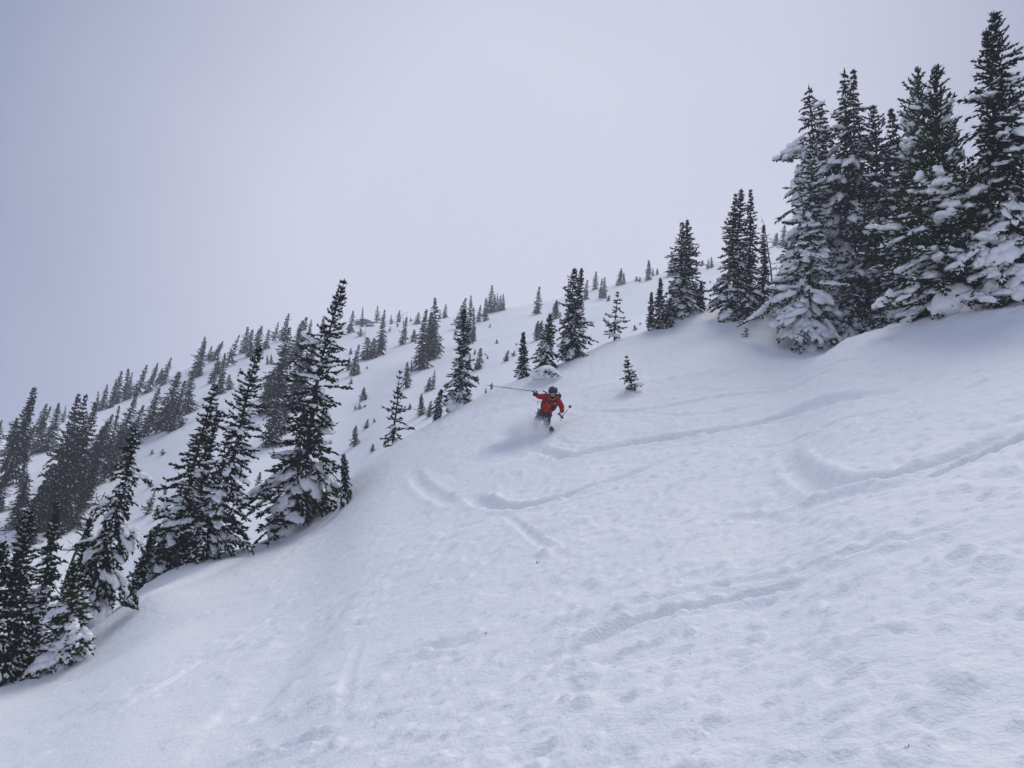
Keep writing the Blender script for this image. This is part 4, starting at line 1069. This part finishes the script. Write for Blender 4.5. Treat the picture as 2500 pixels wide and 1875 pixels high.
def pole_thing(grip, tip, label):
    d = (tip - grip).normalized()
    root = empty('ski_pole', SO, SQ); tag(root, label, 'ski pole')
    tube_obj('shaft', [grip, grip + (tip - grip) * .5, tip], [.0105, .009, .006], M['pole'], root)
    tube_obj('grip', [grip - d * .07, grip - d * .03, grip + d * .02, grip + d * .07], [.018, .020, .018, .015], M['black'], root)
    b0 = tip - d * .10
    tube_obj('basket', [b0 - d * .006, b0 + d * .0, b0 + d * .008], [.012, .046, .040], M['pole'], root, 12)
    tube_obj('clamp', [grip + (tip - grip) * .48, grip + (tip - grip) * .51], [.014, .014], M['grey'], root)
    n1 = grip - d * .06
    lp = [n1 + Vector((-.02 * math.sin(a * 1.0), -.02, -.05 * (1 - math.cos(a)))) for a in np.linspace(0, 6.28, 12)]
    tube_obj('wrist_strap', lp, [.005] * 12, M['black'], root)
pole_thing(gr, tipA, 'dark ski pole stretched out level to the left from the raised glove')
pole_thing(gl, tipB, 'dark ski pole pointing back up to the right behind the lower glove')

# backpack behind the shoulders
bp_ = empty('backpack', SO, SQ); tag(bp_, 'dark backpack with crimson side worn on the back of the skier', 'backpack')
pc = L_(1190, 770, .24)
def bxf(v):
    s = np.sign(v); a = np.abs(v); return v
v, f = ICO[3]
vv = np.sign(v) * np.abs(v) ** 0.6
pk = vv * [.19, .12, .27]
Rm = np.array(Quaternion((0, 1, 0), R(22)).to_matrix())
obj('pack_body', mesh_np('pack_body', pk @ Rm.T + np.array(pc), f, M['black'], True), bp_)
obj('side_panel', mesh_np('side_panel', (vv * [.05, .10, .17]) @ Rm.T + np.array(pc + Vector((.175, -.02, .06))), f, M['jacket2'], True), bp_)
tube_obj('shoulder_strap', [L_(1055, 612, .10), L_(1085, 625, .02), L_(1115, 660, -.10)], [.018] * 3, M['black'], bp_)
tube_obj('shoulder_strap', [L_(1290, 640, .10), L_(1310, 690, .06), L_(1285, 720, -.06)], [.018] * 3, M['black'], bp_)
tube_obj('side_loop', [L_(975, 812, .10), L_(967, 790, .10), L_(972, 770, .10), L_(990, 766, .10), L_(1012, 780, .10)], [.008] * 5, M['black'], bp_)

# skis
def ski(tip, tail, label, lift=.14):
    root = empty('ski', SO, SQ); tag(root, label, 'ski')
    t, a = Vector(tip), Vector(tail)
    L = (t - a).length; d = (t - a).normalized()
    up = Vector((-.25, -.10, .95)); up = (up - up.dot(d) * d).normalized(); sd = d.cross(up)
    vs, fs = [], []
    n = 26
    for i in range(n + 1):
        s = i / n
        w = .055 + .013 * (abs(s - .45) / .5) ** 2
        if s > .90: w *= math.sqrt(max(0.0, 1 - ((s - .90) / .10) ** 2)) * .97 + .03
        z = lift * max(0, (s - .84) / .16) ** 1.7
        c = a + d * (L * s) + up * z
        th = .007
        vs += [c - sd * w + up * th, c + sd * w + up * th, c + sd * w - up * th, c - sd * w - up * th]
    for i in range(n):
        b = i * 4
        for k in range(4): fs += [(b + k, b + (k + 1) % 4, b + 4 + (k + 1) % 4), (b + k, b + 4 + (k + 1) % 4, b + 4 + k)]
    m = n * 4; fs += [(0, 2, 1), (0, 3, 2), (m, m + 1, m + 2), (m, m + 2, m + 3)]
    obj('ski_body', mesh_np('ski_body', vs, fs, M['ski'], False), root)
    c = a + d * (L * .45) + up * .03
    ell('binding', c, (.05, .05, .03), M['grey'], root, sub=2)
    return root
ski(L_(1160, 1180, -.75), L_(1200, 1130, .95), 'dark ski with its rounded shovel rising from the powder')
ski(L_(1010, 1250, -.30), L_(1080, 1180, 1.35), 'ski buried in the spray under the other leg', lift=.03)
for nme, j in (('ski_boot', 'ra'), ('ski_boot', 'la')):
    skin_mesh(nme, [J[j] + Vector((0, .02, .10)), J[j] + Vector((0, .03, -.02)), J[j] + Vector((.0, -.16, -.05))], [(0, 1), (1, 2)], [.065, .065, .05], M['black'], sk, 2)

# ------------------------------------------------------------------ powder spray
YB[0] = 0.0
def spray(cx, cy, y, rx, ry, rz, dens, seed, label, rot=0.0):
    v, f = ICO[3]
    me = mesh_np('powder_cloud', v * 1.0, f, [], True)
    vm = bpy.data.materials.new('powder_cloud'); vm.use_nodes = True; t = vm.node_tree; t.nodes.clear()
    out = t.nodes.new('ShaderNodeOutputMaterial'); pv = t.nodes.new('ShaderNodeVolumePrincipled')
    pv.inputs['Color'].default_value = (0.995, 0.995, 1.0, 1); pv.inputs['Anisotropy'].default_value = 0.0
    tc = t.nodes.new('ShaderNodeTexCoord')
    ln = t.nodes.new('ShaderNodeVectorMath'); ln.operation = 'LENGTH'; t.links.new(tc.outputs['Object'], ln.inputs[0])
    fall = t.nodes.new('ShaderNodeMapRange'); fall.interpolation_type = 'SMOOTHSTEP'
    fall.inputs['From Min'].default_value = 0.98; fall.inputs['From Max'].default_value = 0.15
    t.links.new(ln.outputs['Value'], fall.inputs['Value'])
    no = t.nodes.new('ShaderNodeTexNoise'); no.inputs['Scale'].default_value = 3.0; no.inputs['Detail'].default_value = 6
    no.noise_dimensions = '4D'; no.inputs['W'].default_value = seed
    t.links.new(tc.outputs['Object'], no.inputs['Vector'])
    mr = t.nodes.new('ShaderNodeMapRange'); mr.inputs['From Min'].default_value = 0.42; mr.inputs['From Max'].default_value = 0.66; mr.inputs['To Min'].default_value = 0.05
    t.links.new(no.outputs['Fac'], mr.inputs['Value'])
    mu = t.nodes.new('ShaderNodeMath'); mu.operation = 'MULTIPLY'; t.links.new(fall.outputs[0], mu.inputs[0]); t.links.new(mr.outputs[0], mu.inputs[1])
    m2 = t.nodes.new('ShaderNodeMath'); m2.operation = 'MULTIPLY'; m2.inputs[1].default_value = dens; t.links.new(mu.outputs[0], m2.inputs[0])
    t.links.new(m2.outputs[0], pv.inputs['Density']); t.links.new(pv.outputs[0], out.inputs['Volume'])
    me.materials.append(vm)
    o = obj('powder_cloud', me)
    loc = Vector(SO) + SQ @ L_(cx, cy, y)
    o.location = loc; o.rotation_mode = 'QUATERNION'; o.rotation_quaternion = SQ @ Quaternion((0, 1, 0), rot)
    o.scale = (rx, ry, rz)
    tag(o, label, kind='stuff')
spray(740, 1170, -.10, 1.10, .60, .60, 14.0, 1, 'cloud of powder snow thrown up beside the legs of the skier', R(8))
spray(930, 1200, -.35, .45, .35, .26, 8.0, 2, 'dense burst of powder snow over the boots of the skier')
spray(700, 1000, .20, .75, .50, .55, 2.2, 3, 'thin powder haze drifting left of the skier')
rng = np.random.default_rng(77)
n = 1500
c_ = np.array([(-(0.05 + rng.gamma(2.0, 0.22)), rng.normal(-.35, .3), abs(rng.normal(0, .22)) - .12 + rng.random() * .1) for _ in range(n)])
sp = rng.random(n) < 0.07
c_[sp] = np.stack([rng.normal(-.05, .28, sp.sum()), rng.normal(-.45, .2, sp.sum()), rng.uniform(0.0, 0.8, sp.sum())], 1)
v, f = ICO[1]; rr = rng.uniform(.002, .0065, n) * np.where(rng.random(n) < .08, 1.8, 1)
FV = (v[None] * rr[:, None, None] + c_[:, None, :]).reshape(-1, 3); FF = (f[None] + (np.arange(n) * len(v))[:, None, None]).reshape(-1, 3)
o = obj('snow_flecks', mesh_np('snow_flecks', FV, FF, M['snow'])); o.location = SO; o.rotation_mode = 'QUATERNION'; o.rotation_quaternion = SQ
tag(o, 'flecks of snow flying round the skier', kind='stuff')

# ------------------------------------------------------------------ haze: closed box of even air
zlo, zhi = float(Z.min()) - 1.5, float(Z.max()) + 14.0
X_ = 575.0
HV = [(sx * X_, sy * X_, z) for z in (zlo, zhi) for sx, sy in ((-1, -1), (1, -1), (1, 1), (-1, 1))]
HF = [(0, 3, 2, 1), (4, 5, 6, 7), (0, 1, 5, 4), (1, 2, 6, 5), (2, 3, 7, 6), (3, 0, 4, 7)]
hm = bpy.data.materials.new('haze_air'); hm.use_nodes = True; t = hm.node_tree; t.nodes.clear()
out = t.nodes.new('ShaderNodeOutputMaterial'); pv = t.nodes.new('ShaderNodeVolumePrincipled')
pv.inputs['Color'].default_value = (0.93, 0.945, 1.0, 1); pv.inputs['Density'].default_value = 0.0013
t.links.new(pv.outputs[0], out.inputs['Volume'])
tag(obj('haze', mesh_np('haze', HV, HF, hm)), kind='stuff')
print('done', round(time.time() - T0, 1), 'z', zlo, zhi, sum(len(m.polygons) for m in bpy.data.meshes))
